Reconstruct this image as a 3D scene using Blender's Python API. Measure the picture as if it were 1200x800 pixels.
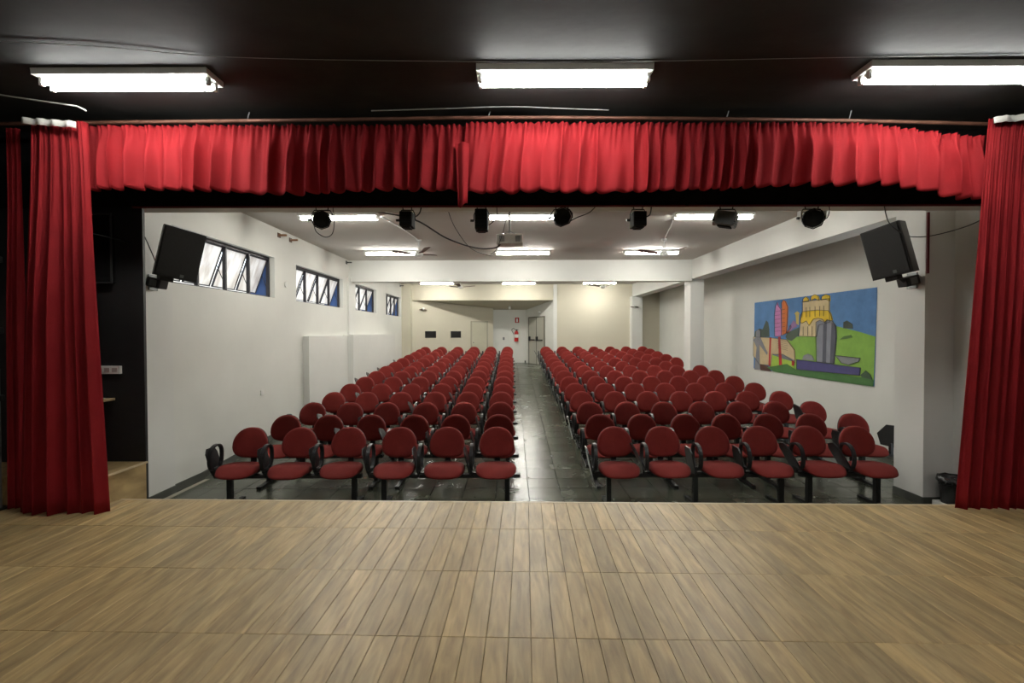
import bpy, bmesh, math, random
from mathutils import Vector, Matrix

random.seed(7)
for _o in list(bpy.data.objects):
    bpy.data.objects.remove(_o)
scene = bpy.context.scene
COL = scene.collection
PI = math.pi

# ------------------------------------------------------------------ camera, sky, exposure
# X = across the hall, Y = distance from the camera towards the back wall, Z = height above the lower hall floor
cam_data = bpy.data.cameras.new('camera')
cam_data.sensor_width = 36.0
cam_data.lens = 17.0
cam = bpy.data.objects.new('camera', cam_data)
COL.objects.link(cam)
cam.location = (0, 0, 1.96)
cam.rotation_euler = (math.radians(90 - 0.95), math.radians(0.15), 0)
scene.camera = cam

world = bpy.data.worlds.new('sky')
scene.world = world
world.use_nodes = True
_bg = world.node_tree.nodes['Background']
_bg.inputs[0].default_value = (0.86, 0.93, 1.0, 1)
_bg.inputs[1].default_value = 3.2

vs = scene.view_settings
vs.view_transform = 'Standard'
vs.look = 'None'
vs.exposure = 0.0
vs.gamma = 1.0
vs.use_curve_mapping = False

TUBE_STAGE = 66.0
TUBE_HALL = 125.0

# ------------------------------------------------------------------ materials
MATS = {}
def mat(name, color, rough=0.6, metal=0.0, var=0.0, vscale=6.0, bump=0.0, bscale=40.0, sheen=0.0,
        emit=None, alpha=None, stretch=(1, 1, 1), rvar=0.0, per_object=0.0, color2=None, spec=None, world_space=False):
    if name in MATS: return MATS[name]
    m = bpy.data.materials.new(name); m.use_nodes = True
    nt = m.node_tree; N = nt.nodes; L = nt.links
    b = N['Principled BSDF']
    c = tuple(color) + (1,)
    b.inputs['Base Color'].default_value = c
    b.inputs['Roughness'].default_value = rough
    b.inputs['Metallic'].default_value = metal
    if spec is not None: b.inputs['Specular IOR Level'].default_value = spec
    if sheen:
        b.inputs['Sheen Weight'].default_value = sheen
        b.inputs['Sheen Roughness'].default_value = 0.45
    if emit:
        b.inputs['Emission Color'].default_value = tuple(emit[0]) + (1,)
        b.inputs['Emission Strength'].default_value = emit[1]
    if alpha is not None: b.inputs['Alpha'].default_value = alpha
    if var or bump or rvar or per_object:
        tc = N.new('ShaderNodeTexCoord')
        mp = N.new('ShaderNodeMapping'); mp.inputs['Scale'].default_value = stretch
        oi = N.new('ShaderNodeObjectInfo')
        if world_space:
            g = N.new('ShaderNodeNewGeometry'); L.new(g.outputs['Position'], mp.inputs['Vector'])
        else:
            ad = N.new('ShaderNodeVectorMath'); ad.operation = 'MULTIPLY_ADD'
            L.new(oi.outputs['Random'], ad.inputs[0]); ad.inputs[1].default_value = (37, 53, 71)
            L.new(tc.outputs['Object'], ad.inputs[2]); L.new(ad.outputs[0], mp.inputs['Vector'])
        nz = N.new('ShaderNodeTexNoise'); nz.inputs['Scale'].default_value = vscale
        nz.inputs['Detail'].default_value = 5; nz.inputs['Roughness'].default_value = 0.6
        L.new(mp.outputs[0], nz.inputs['Vector'])
        if var or per_object:
            rp = N.new('ShaderNodeMapRange'); rp.inputs[1].default_value = 0.3; rp.inputs[2].default_value = 0.7
            L.new(nz.outputs['Fac'], rp.inputs[0])
            mx = N.new('ShaderNodeMix'); mx.data_type = 'RGBA'
            if color2 is None:
                mx.inputs[6].default_value = tuple(max(0, v * (1 - var)) for v in color) + (1,)
                mx.inputs[7].default_value = tuple(min(1, v * (1 + var)) for v in color) + (1,)
            else:
                mx.inputs[6].default_value = c; mx.inputs[7].default_value = tuple(color2) + (1,)
            L.new(rp.outputs[0], mx.inputs[0])
            out = mx.outputs[2]
            if per_object:
                hv = N.new('ShaderNodeHueSaturation')
                mr = N.new('ShaderNodeMapRange'); mr.inputs[3].default_value = 1 - per_object; mr.inputs[4].default_value = 1 + per_object
                L.new(oi.outputs['Random'], mr.inputs[0]); L.new(mr.outputs[0], hv.inputs['Value'])
                L.new(out, hv.inputs['Color']); out = hv.outputs[0]
            L.new(out, b.inputs['Base Color'])
        if rvar:
            rr = N.new('ShaderNodeMapRange'); rr.inputs[1].default_value = 0.35; rr.inputs[2].default_value = 0.65
            rr.inputs[3].default_value = max(0.02, rough - rvar); rr.inputs[4].default_value = rough + rvar
            L.new(nz.outputs['Fac'], rr.inputs[0]); L.new(rr.outputs[0], b.inputs['Roughness'])
        if bump:
            n2 = N.new('ShaderNodeTexNoise'); n2.inputs['Scale'].default_value = bscale; n2.inputs['Detail'].default_value = 3
            L.new(mp.outputs[0], n2.inputs['Vector'])
            bp = N.new('ShaderNodeBump'); bp.inputs['Strength'].default_value = bump; bp.inputs['Distance'].default_value = 0.01
            L.new(n2.outputs['Fac'], bp.inputs['Height']); L.new(bp.outputs[0], b.inputs['Normal'])
    MATS[name] = m
    return m

def wood_mat():
    m = bpy.data.materials.new('stage_plank'); m.use_nodes = True
    nt = m.node_tree; N = nt.nodes; L = nt.links; b = N['Principled BSDF']
    g = N.new('ShaderNodeNewGeometry'); oi = N.new('ShaderNodeObjectInfo')
    ad = N.new('ShaderNodeVectorMath'); ad.operation = 'MULTIPLY_ADD'
    L.new(oi.outputs['Random'], ad.inputs[0]); ad.inputs[1].default_value = (3.1, 9.7, 0); L.new(g.outputs['Position'], ad.inputs[2])
    def noise(scale, st, det=5, dist=0.0):
        mp = N.new('ShaderNodeMapping'); mp.inputs['Scale'].default_value = st; L.new(ad.outputs[0], mp.inputs[0])
        n = N.new('ShaderNodeTexNoise'); n.inputs['Scale'].default_value = scale; n.inputs['Detail'].default_value = det
        n.inputs['Distortion'].default_value = dist
        L.new(mp.outputs[0], n.inputs['Vector']); return n
    fine = noise(9, (3.2, 0.42, 1), 7, 0.6)
    broad = noise(2.2, (2.2, 0.5, 1), 3, 1.0)
    cr = N.new('ShaderNodeValToRGB'); L.new(fine.outputs['Fac'], cr.inputs[0])
    e = cr.color_ramp.elements
    e[0].position = 0.28; e[0].color = (0.26, 0.178, 0.078, 1)
    e[1].position = 0.74; e[1].color = (0.53, 0.395, 0.195, 1)
    k = cr.color_ramp.elements.new(0.5); k.color = (0.395, 0.285, 0.132, 1)
    cr2 = N.new('ShaderNodeValToRGB'); L.new(broad.outputs['Fac'], cr2.inputs[0])
    e = cr2.color_ramp.elements
    e[0].position = 0.35; e[0].color = (0.78, 0.79, 0.80, 1); e[1].position = 0.66; e[1].color = (1.14, 1.10, 1.03, 1)
    mx = N.new('ShaderNodeMix'); mx.data_type = 'RGBA'; mx.blend_type = 'MULTIPLY'; mx.inputs[0].default_value = 0.85
    L.new(cr.outputs[0], mx.inputs[6]); L.new(cr2.outputs[0], mx.inputs[7])
    hv = N.new('ShaderNodeHueSaturation'); mr = N.new('ShaderNodeMapRange'); mr.inputs[3].default_value = 0.87; mr.inputs[4].default_value = 1.13
    L.new(oi.outputs['Random'], mr.inputs[0]); L.new(mr.outputs[0], hv.inputs['Value']); L.new(mx.outputs[2], hv.inputs['Color'])
    L.new(hv.outputs[0], b.inputs['Base Color'])
    b.inputs['Roughness'].default_value = 0.42; b.inputs['Specular IOR Level'].default_value = 0.5
    bp = N.new('ShaderNodeBump'); bp.inputs['Strength'].default_value = 0.15; bp.inputs['Distance'].default_value = 0.003
    L.new(fine.outputs['Fac'], bp.inputs['Height']); L.new(bp.outputs[0], b.inputs['Normal'])
    MATS['plank'] = m
    return m

def pane_mat():
    m = bpy.data.materials.new('dusty_glass'); m.use_nodes = True
    nt = m.node_tree; N = nt.nodes; L = nt.links
    for n in list(N):
        if n.type == 'BSDF_PRINCIPLED': N.remove(n)
    out = [n for n in N if n.type == 'OUTPUT_MATERIAL'][0]
    tc = N.new('ShaderNodeNewGeometry'); nz = N.new('ShaderNodeTexNoise'); nz.inputs['Scale'].default_value = 5; nz.inputs['Detail'].default_value = 6
    mp = N.new('ShaderNodeMapping'); mp.inputs['Scale'].default_value = (1, 1.6, 0.5)
    L.new(tc.outputs['Position'], mp.inputs[0]); L.new(mp.outputs[0], nz.inputs['Vector'])
    cr = N.new('ShaderNodeValToRGB'); L.new(nz.outputs['Fac'], cr.inputs[0])
    cr.color_ramp.elements[0].position = 0.35; cr.color_ramp.elements[0].color = (0.60, 0.54, 0.48, 1)
    cr.color_ramp.elements[1].position = 0.62; cr.color_ramp.elements[1].color = (0.88, 0.85, 0.80, 1)
    tl = N.new('ShaderNodeBsdfTranslucent'); df = N.new('ShaderNodeBsdfDiffuse'); tr = N.new('ShaderNodeBsdfTransparent')
    gl = N.new('ShaderNodeBsdfGlossy'); gl.inputs['Roughness'].default_value = 0.1
    L.new(cr.outputs[0], tl.inputs[0]); L.new(cr.outputs[0], df.inputs[0])
    m1 = N.new('ShaderNodeMixShader'); m1.inputs[0].default_value = 0.25; L.new(tl.outputs[0], m1.inputs[1]); L.new(df.outputs[0], m1.inputs[2])
    m2 = N.new('ShaderNodeMixShader'); m2.inputs[0].default_value = 0.30; L.new(m1.outputs[0], m2.inputs[1]); L.new(tr.outputs[0], m2.inputs[2])
    m3 = N.new('ShaderNodeMixShader'); m3.inputs[0].default_value = 0.05; L.new(m2.outputs[0], m3.inputs[1]); L.new(gl.outputs[0], m3.inputs[2])
    L.new(m3.outputs[0], out.inputs[0])
    MATS['pane'] = m
    return m

M_WALL   = mat('hall_plaster', (0.68, 0.68, 0.635), 0.75, var=0.05, vscale=0.7, bump=0.08, bscale=60, world_space=True)
M_WALL2  = mat('hall_plaster_cream', (0.565, 0.53, 0.425), 0.75, var=0.03, vscale=0.7, world_space=True)
M_CEIL   = mat('hall_ceiling_paint', (0.56, 0.535, 0.49), 0.85, var=0.05, vscale=0.6, world_space=True)
M_BEAM   = mat('beam_paint', (0.68, 0.68, 0.645), 0.75, var=0.04, vscale=0.8, world_space=True)
M_BLACKC = mat('black_ceiling_paint', (0.025, 0.026, 0.025), 0.70, var=0.35, vscale=1.3, bump=0.25, bscale=5, spec=0.25, stretch=(1, 1.6, 1), world_space=True)
M_BLACKW = mat('black_wall_paint', (0.012, 0.012, 0.012), 0.55, var=0.3, vscale=2.0, world_space=True)
M_CLOTHB = mat('black_border_cloth', (0.006, 0.006, 0.006), 0.9, var=0.3, vscale=8, spec=0.1)
M_RED    = mat('stage_velvet', (0.215, 0.008, 0.011), 0.8, var=0.10, vscale=3, bump=0.15, bscale=140, spec=0.18)
M_REDD   = mat('dark_red_hem', (0.11, 0.006, 0.010), 0.8, var=0.1)
M_TAPE   = mat('white_tape', (0.62, 0.60, 0.56), 0.7, var=0.08, vscale=12)
M_RUST   = mat('rod_paint', (0.17, 0.075, 0.05), 0.45, metal=0.3, var=0.3, vscale=9)
M_LAMPB  = mat('lamp_black', (0.018, 0.019, 0.019), 0.8, var=0.15, spec=0.15)
M_GALV   = mat('conduit_grey', (0.30, 0.30, 0.29), 0.45, metal=0.5, var=0.1)
M_FAB    = mat('chair_fabric', (0.190, 0.020, 0.016), 0.85, var=0.08, vscale=14, bump=0.5, bscale=420, sheen=0.05, per_object=0.05, spec=0.2)
M_SHELL  = mat('chair_plastic', (0.014, 0.014, 0.015), 0.36, var=0.15)
M_TABLET = mat('writing_tablet', (0.022, 0.023, 0.024), 0.30, var=0.15)
M_STEEL  = mat('black_steel', (0.020, 0.021, 0.021), 0.42, metal=0.2, var=0.15)
M_WHITEM = mat('white_enamel', (0.72, 0.73, 0.70), 0.35, var=0.03)
M_TUBES  = mat('stage_tube_glow', (0.9, 0.95, 0.92), 0.3, emit=((1.0, 1.0, 0.965), TUBE_STAGE))
M_TUBEH  = mat('hall_tube_glow', (0.95, 0.93, 0.9), 0.3, emit=((1.0, 0.975, 0.90), TUBE_HALL))
M_TILE   = mat('slate_tile', (0.050, 0.058, 0.042), 0.24, var=0.0, vscale=1.6, bump=0.10, bscale=5, rvar=0.05, per_object=0.10, color2=(0.075, 0.080, 0.056))
M_GROUT  = mat('dark_grout', (0.028, 0.028, 0.024), 0.7, var=0.1)
M_SKIRT  = mat('slate_skirting', (0.075, 0.080, 0.068), 0.4, var=0.2, vscale=3)
M_SKIRTL = mat('pale_floor_border', (0.27, 0.25, 0.20), 0.5, var=0.1)
M_FRAME  = mat('window_frame_paint', (0.020, 0.018, 0.024), 0.45, var=0.1)
M_BLUE   = mat('blue_panel', (0.035, 0.085, 0.24), 0.5, var=0.1)
M_OUT    = mat('outdoor_render', (0.72, 0.68, 0.62), 0.9, var=0.25, vscale=1.6, world_space=True)
M_DOOR   = mat('door_paint', (0.50, 0.48, 0.37), 0.5, var=0.03)
M_DOORD  = mat('exit_door_paint', (0.42, 0.41, 0.35), 0.5, var=0.03)
M_BROWN  = mat('brown_blade', (0.10, 0.045, 0.03), 0.5, var=0.1)
M_PROJ   = mat('projector_plastic', (0.68, 0.67, 0.65), 0.4, var=0.03)
M_VENT   = mat('vent_grey', (0.16, 0.16, 0.17), 0.6)
M_GREYM  = mat('grey_metal', (0.16, 0.17, 0.17), 0.4, metal=0.6, var=0.1)
M_LENS   = mat('lamp_lens', (0.5, 0.5, 0.48), 0.12, metal=0.7)
M_CABLE  = mat('cable_rubber', (0.04, 0.04, 0.04), 0.55)
M_CABLEL = mat('cable_pale', (0.36, 0.35, 0.33), 0.55)
M_FIRE   = mat('extinguisher_red', (0.45, 0.012, 0.012), 0.35)
M_SIGNR  = mat('sign_red', (0.40, 0.02, 0.015), 0.5)
M_WHITEP = mat('sign_white', (0.75, 0.75, 0.72), 0.5)
M_BLADE  = mat('pale_shelf_wood', (0.48, 0.36, 0.20), 0.5, var=0.15, vscale=9)
M_BIN    = mat('bin_plastic', (0.015, 0.015, 0.015), 0.28)
M_BAG    = mat('bin_bag', (0.012, 0.012, 0.012), 0.2, bump=0.6, bscale=30)
M_NOSE   = mat('stage_nosing', (0.52, 0.42, 0.27), 0.4, var=0.1)
M_PLANK  = wood_mat()
M_PANE   = pane_mat()

# ------------------------------------------------------------------ mesh helpers
class G:
    """collects shapes for one mesh object"""
    def __init__(s): s.v = []; s.f = []; s.m = []; s.sm = []
    def add(s, vs_, fs, mi=0, sm=False):
        o = len(s.v); s.v += [tuple(p) for p in vs_]
        s.f += [tuple(i + o for i in f) for f in fs]; s.m += [mi] * len(fs); s.sm += [sm] * len(fs)
        return s
    def box(s, x0, x1, y0, y1, z0, z1, mi=0, mtx=None):
        p = [(x0,y0,z0),(x1,y0,z0),(x1,y1,z0),(x0,y1,z0),(x0,y0,z1),(x1,y0,z1),(x1,y1,z1),(x0,y1,z1)]
        if mtx is not None: p = [tuple(mtx @ Vector(q)) for q in p]
        return s.add(p, [(0,3,2,1),(4,5,6,7),(0,1,5,4),(1,2,6,5),(2,3,7,6),(3,0,4,7)], mi)
    def rbox(s, x0, x1, y0, y1, z0, z1, r=0.005, mi=0, mtx=None):
        """box with chamfered edges"""
        bm = bmesh.new(); bmesh.ops.create_cube(bm, size=1)
        for v in bm.verts:
            v.co = Vector((x0 + (v.co.x + .5) * (x1 - x0), y0 + (v.co.y + .5) * (y1 - y0), z0 + (v.co.z + .5) * (z1 - z0)))
        bmesh.ops.bevel(bm, geom=list(bm.edges), offset=r, segments=2, affect='EDGES', profile=0.6)
        bm.verts.index_update()
        p = [tuple(v.co if mtx is None else mtx @ v.co) for v in bm.verts]
        fs = [tuple(v.index for v in f.verts) for f in bm.faces]; bm.free()
        return s.add(p, fs, mi)
    def cyl(s, a, b, r0, r1=None, n=12, mi=0, caps=True, sm=True):
        a = Vector(a); b = Vector(b); r1 = r0 if r1 is None else r1
        d = (b - a).normalized(); u = d.orthogonal().normalized(); w = d.cross(u)
        p = []
        for c, r in ((a, r0), (b, r1)):
            for i in range(n):
                t = 2 * PI * i / n; p.append(c + u * math.cos(t) * r + w * math.sin(t) * r)
        s.add(p, [(i, (i + 1) % n, n + (i + 1) % n, n + i) for i in range(n)], mi, sm)
        if caps: s.add(p, [tuple(range(n - 1, -1, -1)), tuple(range(n, 2 * n))], mi, False)
        return s
    def tube(s, pts, r, n=8, mi=0, closed=False):
        pts = [Vector(p) for p in pts]; k = len(pts); rings = []; ref = None
        for i, p in enumerate(pts):
            if closed: d = (pts[(i + 1) % k] - pts[i - 1]).normalized()
            else: d = (pts[min(i + 1, k - 1)] - pts[max(i - 1, 0)]).normalized()
            if ref is None: ref = d.orthogonal().normalized()
            u = (ref - d * ref.dot(d)).normalized(); ref = u; w = d.cross(u)
            rings.append([p + u * math.cos(2*PI*j/n) * r + w * math.sin(2*PI*j/n) * r for j in range(n)])
        vs_ = [q for g in rings for q in g]; fs = []
        for i in range(k if closed else k - 1):
            i2 = (i + 1) % k
            for j in range(n): fs.append((i*n + j, i*n + (j+1) % n, i2*n + (j+1) % n, i2*n + j))
        if not closed: fs += [tuple(range(n - 1, -1, -1)), tuple((k-1)*n + j for j in range(n))]
        return s.add(vs_, fs, mi, True)
    def lathe(s, prof, c=(0,0,0), n=24, mi=0, mtx=None, sm=True):
        vs_ = []
        for r, z in prof:
            for j in range(n):
                t = 2*PI*j/n; q = Vector((c[0] + r*math.cos(t), c[1] + r*math.sin(t), c[2] + z))
                vs_.append(q if mtx is None else mtx @ q)
        fs = [(i*n + j, i*n + (j+1) % n, (i+1)*n + (j+1) % n, (i+1)*n + j) for i in range(len(prof)-1) for j in range(n)]
        return s.add(vs_, fs, mi, sm)
    def prism(s, poly, axis, a, b, mi=0, mtx=None):
        """polygon extruded along an axis ('x','y','z') from a to b"""
        def P(u, v, w): return {'x': (w, u, v), 'y': (u, w, v), 'z': (u, v, w)}[axis]
        n = len(poly)
        vs_ = [P(u, v, a) for u, v in poly] + [P(u, v, b) for u, v in poly]
        if mtx is not None: vs_ = [tuple(mtx @ Vector(q)) for q in vs_]
        fs = [tuple(range(n)), tuple(range(2*n - 1, n - 1, -1))] + [(i, n + i, n + (i+1) % n, (i+1) % n) for i in range(n)]
        return s.add(vs_, fs, mi)
    def obj(s, name, mats, parent=None, loc=(0,0,0), rot=None, fix=True):
        me = bpy.data.meshes.new(name); me.from_pydata(s.v, [], s.f)
        if not isinstance(mats, (list, tuple)): mats = [mats]
        for m in mats: me.materials.append(m)
        for i, p in enumerate(me.polygons):
            p.material_index = s.m[i]; p.use_smooth = s.sm[i]
        if fix:
            bm = bmesh.new(); bm.from_mesh(me); bmesh.ops.recalc_face_normals(bm, faces=bm.faces); bm.to_mesh(me); bm.free()
        me.update()
        o = bpy.data.objects.new(name, me); COL.objects.link(o); o.location = loc
        if rot: o.rotation_euler = rot
        if parent: o.parent = parent
        return o

def tag(o, label, cat, group=None):
    o['label'] = label; o['category'] = cat
    if group: o['group'] = group
    return o
def thing(name, label, cat, loc=(0,0,0), rotz=0, group=None, mtx=None):
    o = bpy.data.objects.new(name, None); COL.objects.link(o); o.empty_display_size = 0.1
    if mtx is not None: o.matrix_world = mtx
    else: o.location = loc; o.rotation_euler = (0, 0, rotz)
    return tag(o, label, cat, group)
def struct(name, g, m, parent=None, **k):
    o = g.obj(name, m, parent, **k)
    if parent is None: o['kind'] = 'structure'
    return o
def dup(root, loc=None, rotz=None, label=None, group=None, skip=()):
    r = root.copy(); COL.objects.link(r)
    if loc is not None: r.location = loc
    if rotz is not None: r.rotation_euler = (0, 0, rotz)
    if label: r['label'] = label
    if group: r['group'] = group
    for ch in list(root.children):
        if ch.name.split('.')[0] in skip: continue
        c = ch.copy(); COL.objects.link(c); c.parent = r
        for gch in list(ch.children):
            d = gch.copy(); COL.objects.link(d); d.parent = c
    return r
def smoothstep(a, b, x):
    t = min(1, max(0, (x - a) / (b - a))); return t * t * (3 - 2 * t)
def spline(pts, n=8):
    pts = [Vector(p) for p in pts]; out = []
    for i in range(len(pts) - 1):
        p0 = pts[max(i-1, 0)]; p1 = pts[i]; p2 = pts[i+1]; p3 = pts[min(i+2, len(pts)-1)]
        for k in range(n):
            t = k / n
            out.append(0.5 * ((2*p1) + (p2-p0)*t + (2*p0-5*p1+4*p2-p3)*t*t + (3*p1-p0-3*p2+p3)*t*t*t))
    out.append(pts[-1]); return out

# ------------------------------------------------------------------ main dimensions
XL, XR, XB = -4.2, 5.7, 4.65          # hall side walls, inner face of the mural-side beam line
YB = 18.7                              # back wall
ZC, ZS, ZST = 3.85, 3.84, 0.51         # hall ceiling, stage ceiling, stage floor
RAMP0, RAMP1, ZBACK = 6.5, 17.75, 0.69
def fz(y):
    return 0.0 if y < RAMP0 else (ZBACK if y > RAMP1 else (y - RAMP0) / (RAMP1 - RAMP0) * ZBACK)

# ------------------------------------------------------------------ large structure
g = G()
for (a, b) in ((4.0, RAMP0), (RAMP0, RAMP1), (RAMP1, 21.3)):
    za, zb = fz(a) - .012, fz(b) - .012
    x0, x1 = XL - .2, XR + .2
    p = [(x0,a,za-.2),(x1,a,za-.2),(x1,b,zb-.2),(x0,b,zb-.2),(x0,a,za),(x1,a,za),(x1,b,zb),(x0,b,zb)]
    g.add(p, [(0,3,2,1),(4,5,6,7),(0,1,5,4),(1,2,6,5),(2,3,7,6),(3,0,4,7)])
floor = struct('floor', g, M_GROUT)

struct('ceiling', G().box(XL - .2, XR + .2, 5.15, YB, ZC, ZC + .15), M_CEIL)
struct('ceiling.001', G().box(-6.2, 6.0, -3.2, 4.6, ZS, ZS + .15), M_BLACKC)['label'] = 'black painted stage ceiling'

# left (window side) wall with four openings
WIN = [(5.98, 8.58, 4), (9.43, 12.05, 4), (12.98, 15.02, 3), (16.15, 18.28, 4)]
WZ0, WZ1 = 2.60, 3.315
g = G()
g.box(XL - .22, XL, 4.62, YB + .1, -.2, WZ0)
g.box(XL - .22, XL, 4.62, YB + .1, WZ1, ZC + .1)
edges = [4.62] + [e for w in WIN for e in w[:2]] + [YB + .1]
for i in range(0, len(edges), 2):
    g.box(XL - .22, XL, edges[i], edges[i+1], WZ0, WZ1)
struct('wall_left', g, M_WALL)
struct('wall_right', G().box(XR, XR + .2, 5.8, YB, -.2, ZC + .1), M_WALL)
struct('wall_right.001', G().box(4.98, 5.2, 3.95, 5.95, -.2, ZS + .05), M_BEAM)
# back wall: lintel, right plain part, recess
g = G().box(XL, 1.67, YB, YB + .25, 3.246, ZC + .1)
g.box(1.67, XR + .2, YB, YB + .25, .4, ZC + .1)
struct('wall_back', g, M_WALL2)
g = G().box(1.60, 1.74, YB - .03, YB, .69, ZC); struct('trim_5', g, M_BEAM)
# sloping soffit of the recess
g = G(); g.prism([(YB + .25, 3.246), (21.3, 2.955), (21.3, 3.15), (YB + .25, 3.44)], 'x', XL, 1.9)
struct('ceiling.002', g, M_WALL2)
def slab(x0, y0, x1, y1, z0, z1, th):
    a = math.atan2(y1 - y0, x1 - x0); L = math.hypot(x1 - x0, y1 - y0)
    return Matrix.Translation((x0, y0, 0)) @ Matrix.Rotation(a, 4, 'Z'), L
AW, LW = slab(-3.86, 18.7, -0.80, 20.6, 0, 0, 0)     # angled wall with the booth windows and the cream door
g = G().box(0, LW, 0, .12, .5, 3.3, mtx=AW); struct('wall_back_booth', g, M_WALL2)
AR, LR = slab(0.63, 21.0, 1.67, 18.7, 0, 0, 0)       # angled wall with the exit doors (its visible face looks to -X)
g = G().box(0, LR, 0, .12, .5, 3.3, mtx=AR); struct('wall_back_exit', g, M_WALL)
struct('wall_back_corridor', G().box(-3.2, .75, 21.0, 21.2, .5, 3.1), M_WALL)

# beams and pillars
struct('trim_1', G().box(XL, XB, 12.5, 12.8, 3.305, ZC + .02), M_BEAM)
struct('trim_2', G().box(XB, 5.0, 5.45, YB, 3.36, ZC + .02), M_BEAM)
struct('trim_3', G().box(-5.6, XR, 4.62, 5.15, 3.25, ZS + .05), M_BEAM)
struct('pillar_1', G().box(XB, 5.0, 5.45, 5.87, -.1, 3.36), M_BEAM)
struct('pillar_2', G().box(XB, 5.0, 12.6, 13.05, .3, 3.36), M_BEAM)
struct('pillar_3', G().box(4.55, 4.95, 18.35, YB, .6, 3.36), M_BEAM)
struct('pillar_4', G().box(XL, -3.86, 18.4, YB, .6, ZC), M_WALL2)
struct('pillar_5', G().box(XL, XL + .03, 5.15, 5.95, -.1, ZC), M_BEAM)
struct('pillar_6', G().box(XL, XL + .05, 12.35, 12.85, .2, 3.4), M_BEAM)
struct('trim_6', G().box(XL, -4.08, 9.72, 12.02, .1, 1.92), M_BEAM)
struct('trim_7', G().box(XL, -3.95, 12.02, 16.3, .1, 1.94), M_BEAM)

# skirtings
def skirt(name, x0, x1, y0, y1, z=0.0):
    g = G().box(x0, x1, y0, y1, z, z + .095); struct(name, g, M_SKIRT)
skirt('baseboard_left', XL, XL + .045, 5.15, 5.95)
skirt('baseboard_left.001', XL, XL + .014, 5.95, RAMP0)
g = G(); g.prism([(RAMP0, 0), (9.72, fz(9.72)), (9.72, fz(9.72) + .095), (RAMP0, .095)], 'x', XL, XL + .014); struct('baseboard_left.002', g, M_SKIRT)
struct('trim_8', G().box(XL + .05, XL + .11, 4.8, RAMP0, 0, .006), M_SKIRTL)
g = G(); g.prism([(RAMP0, 0), (RAMP1, ZBACK), (RAMP1, ZBACK + .095), (RAMP0, .095)], 'x', XR - .014, XR); struct('baseboard_right', g, M_SKIRT)
skirt('baseboard_right.001', XB - .014, XB, 5.43, 5.87)
skirt('baseboard_right.002', XB - .014, 4.98, 5.436, 5.45)
skirt('baseboard_back', -.8, .6, 20.986, 21.0, ZBACK)

# stage enclosure: proscenium return, side and rear walls
struct('wall_stage_left', G().box(-5.6, -3.47, 4.56, 4.59, -.1, ZS), M_BLACKW)
struct('wall_stage_side', G().box(-5.8, -5.6, -3.2, 4.6, -.1, ZS + .05), M_BLACKW)
struct('wall_stage_right', G().box(4.98, 5.2, -3.2, 3.95, -.1, ZS + .05), M_BLACKW)
struct('wall_stage_rear', G().box(-5.8, 5.2, -3.4, -3.2, -.1, ZS + .05), M_BLACKW)

# ------------------------------------------------------------------ stage floor of separate boards
SR = Matrix.Translation((0, 4.14, 0)) @ Matrix.Rotation(-.027, 4, 'Z')
g = G().box(-6, 5.3, -7.2, 0, -.1, ZST - .012, mtx=SR)
stage = struct('floor_stage', g, mat('board_joint', (0.15, 0.12, 0.075), 0.7))
PW, GAP = 0.107, 0.0018
rows = [(-.014, -.575), (-.575, -1.215), (-1.215, -1.855), (-1.855, -2.495), (-2.495, -3.135), (-3.135, -3.775)]
vis = [(-3.45, 4.45), (-4.05, 4.2), (-3.45, 3.55), (-2.75, 2.85), None, None]
plank_me = {}
rest = G()
def plank_shape(g, x, y0, y1, dz=0.0, mtx=None):
    w = PW - GAP; b = .0016
    x0, x1 = x + GAP/2, x + GAP/2 + w; ya, yb = y1 + GAP/2, y0 - GAP/2
    p = [(x0,ya,-.012),(x1,ya,-.012),(x1,yb,-.012),(x0,yb,-.012),
         (x0,ya,-b),(x1,ya,-b),(x1,yb,-b),(x0,yb,-b),
         (x0+b,ya+b,0),(x1-b,ya+b,0),(x1-b,yb-b,0),(x0+b,yb-b,0)]
    p = [Vector((q[0], q[1], q[2] + ZST + dz)) for q in p]
    if mtx is not None: p = [mtx @ q for q in p]
    g.add(p, [(8,9,10,11)] + [(i, (i+1)%4, 4+(i+1)%4, 4+i) for i in range(4)] + [(4+i, 4+(i+1)%4, 8+(i+1)%4, 8+i) for i in range(4)])
for ri, (y0, y1) in enumerate(rows):
    gm = G(); plank_shape(gm, 0, y0, y1)
    first = None
    n0 = int(-5.3 / PW)
    for k in range(n0, int(4.95 / PW)):
        x = k * PW + .03
        inside = vis[ri] and vis[ri][0] <= x <= vis[ri][1]
        if not inside:
            plank_shape(rest, x, y0, y1, 0, SR); continue
        if first is None:
            o = gm.obj('plank', M_PLANK, stage); first = o
        else:
            o = first.copy(); COL.objects.link(o)
        o.parent = stage
        o.matrix_local = SR @ Matrix.Translation((x, 0, random.uniform(-.0006, .0006)))
o = rest.obj('outer_planks', M_PLANK, stage); o['kind'] = 'stuff'
g = G().box(-3.45, 5.0, -.014, .012, ZST - .03, ZST + .001, mtx=SR); struct('trim_9', g, M_NOSE)

# raised side platform beside the stage
pf = thing('side_platform', 'low wooden platform against the black wall behind the gathered curtain', 'platform', (-4.52, 4.3, ZST))
G().box(-1.05, 1.055, -.22, .255, 0, .232).box(-1.05, 1.055, -.07, .255, -.51, 0).obj('platform_body', M_PLANK, pf)
G().rbox(-1.05, 1.068, -.225, .255, .232, .25, .003).obj('platform_top', M_PLANK, pf)
G().box(1.055, 1.072, -.225, .255, .236, .2515).obj('edge_strip', M_NOSE, pf)

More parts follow.
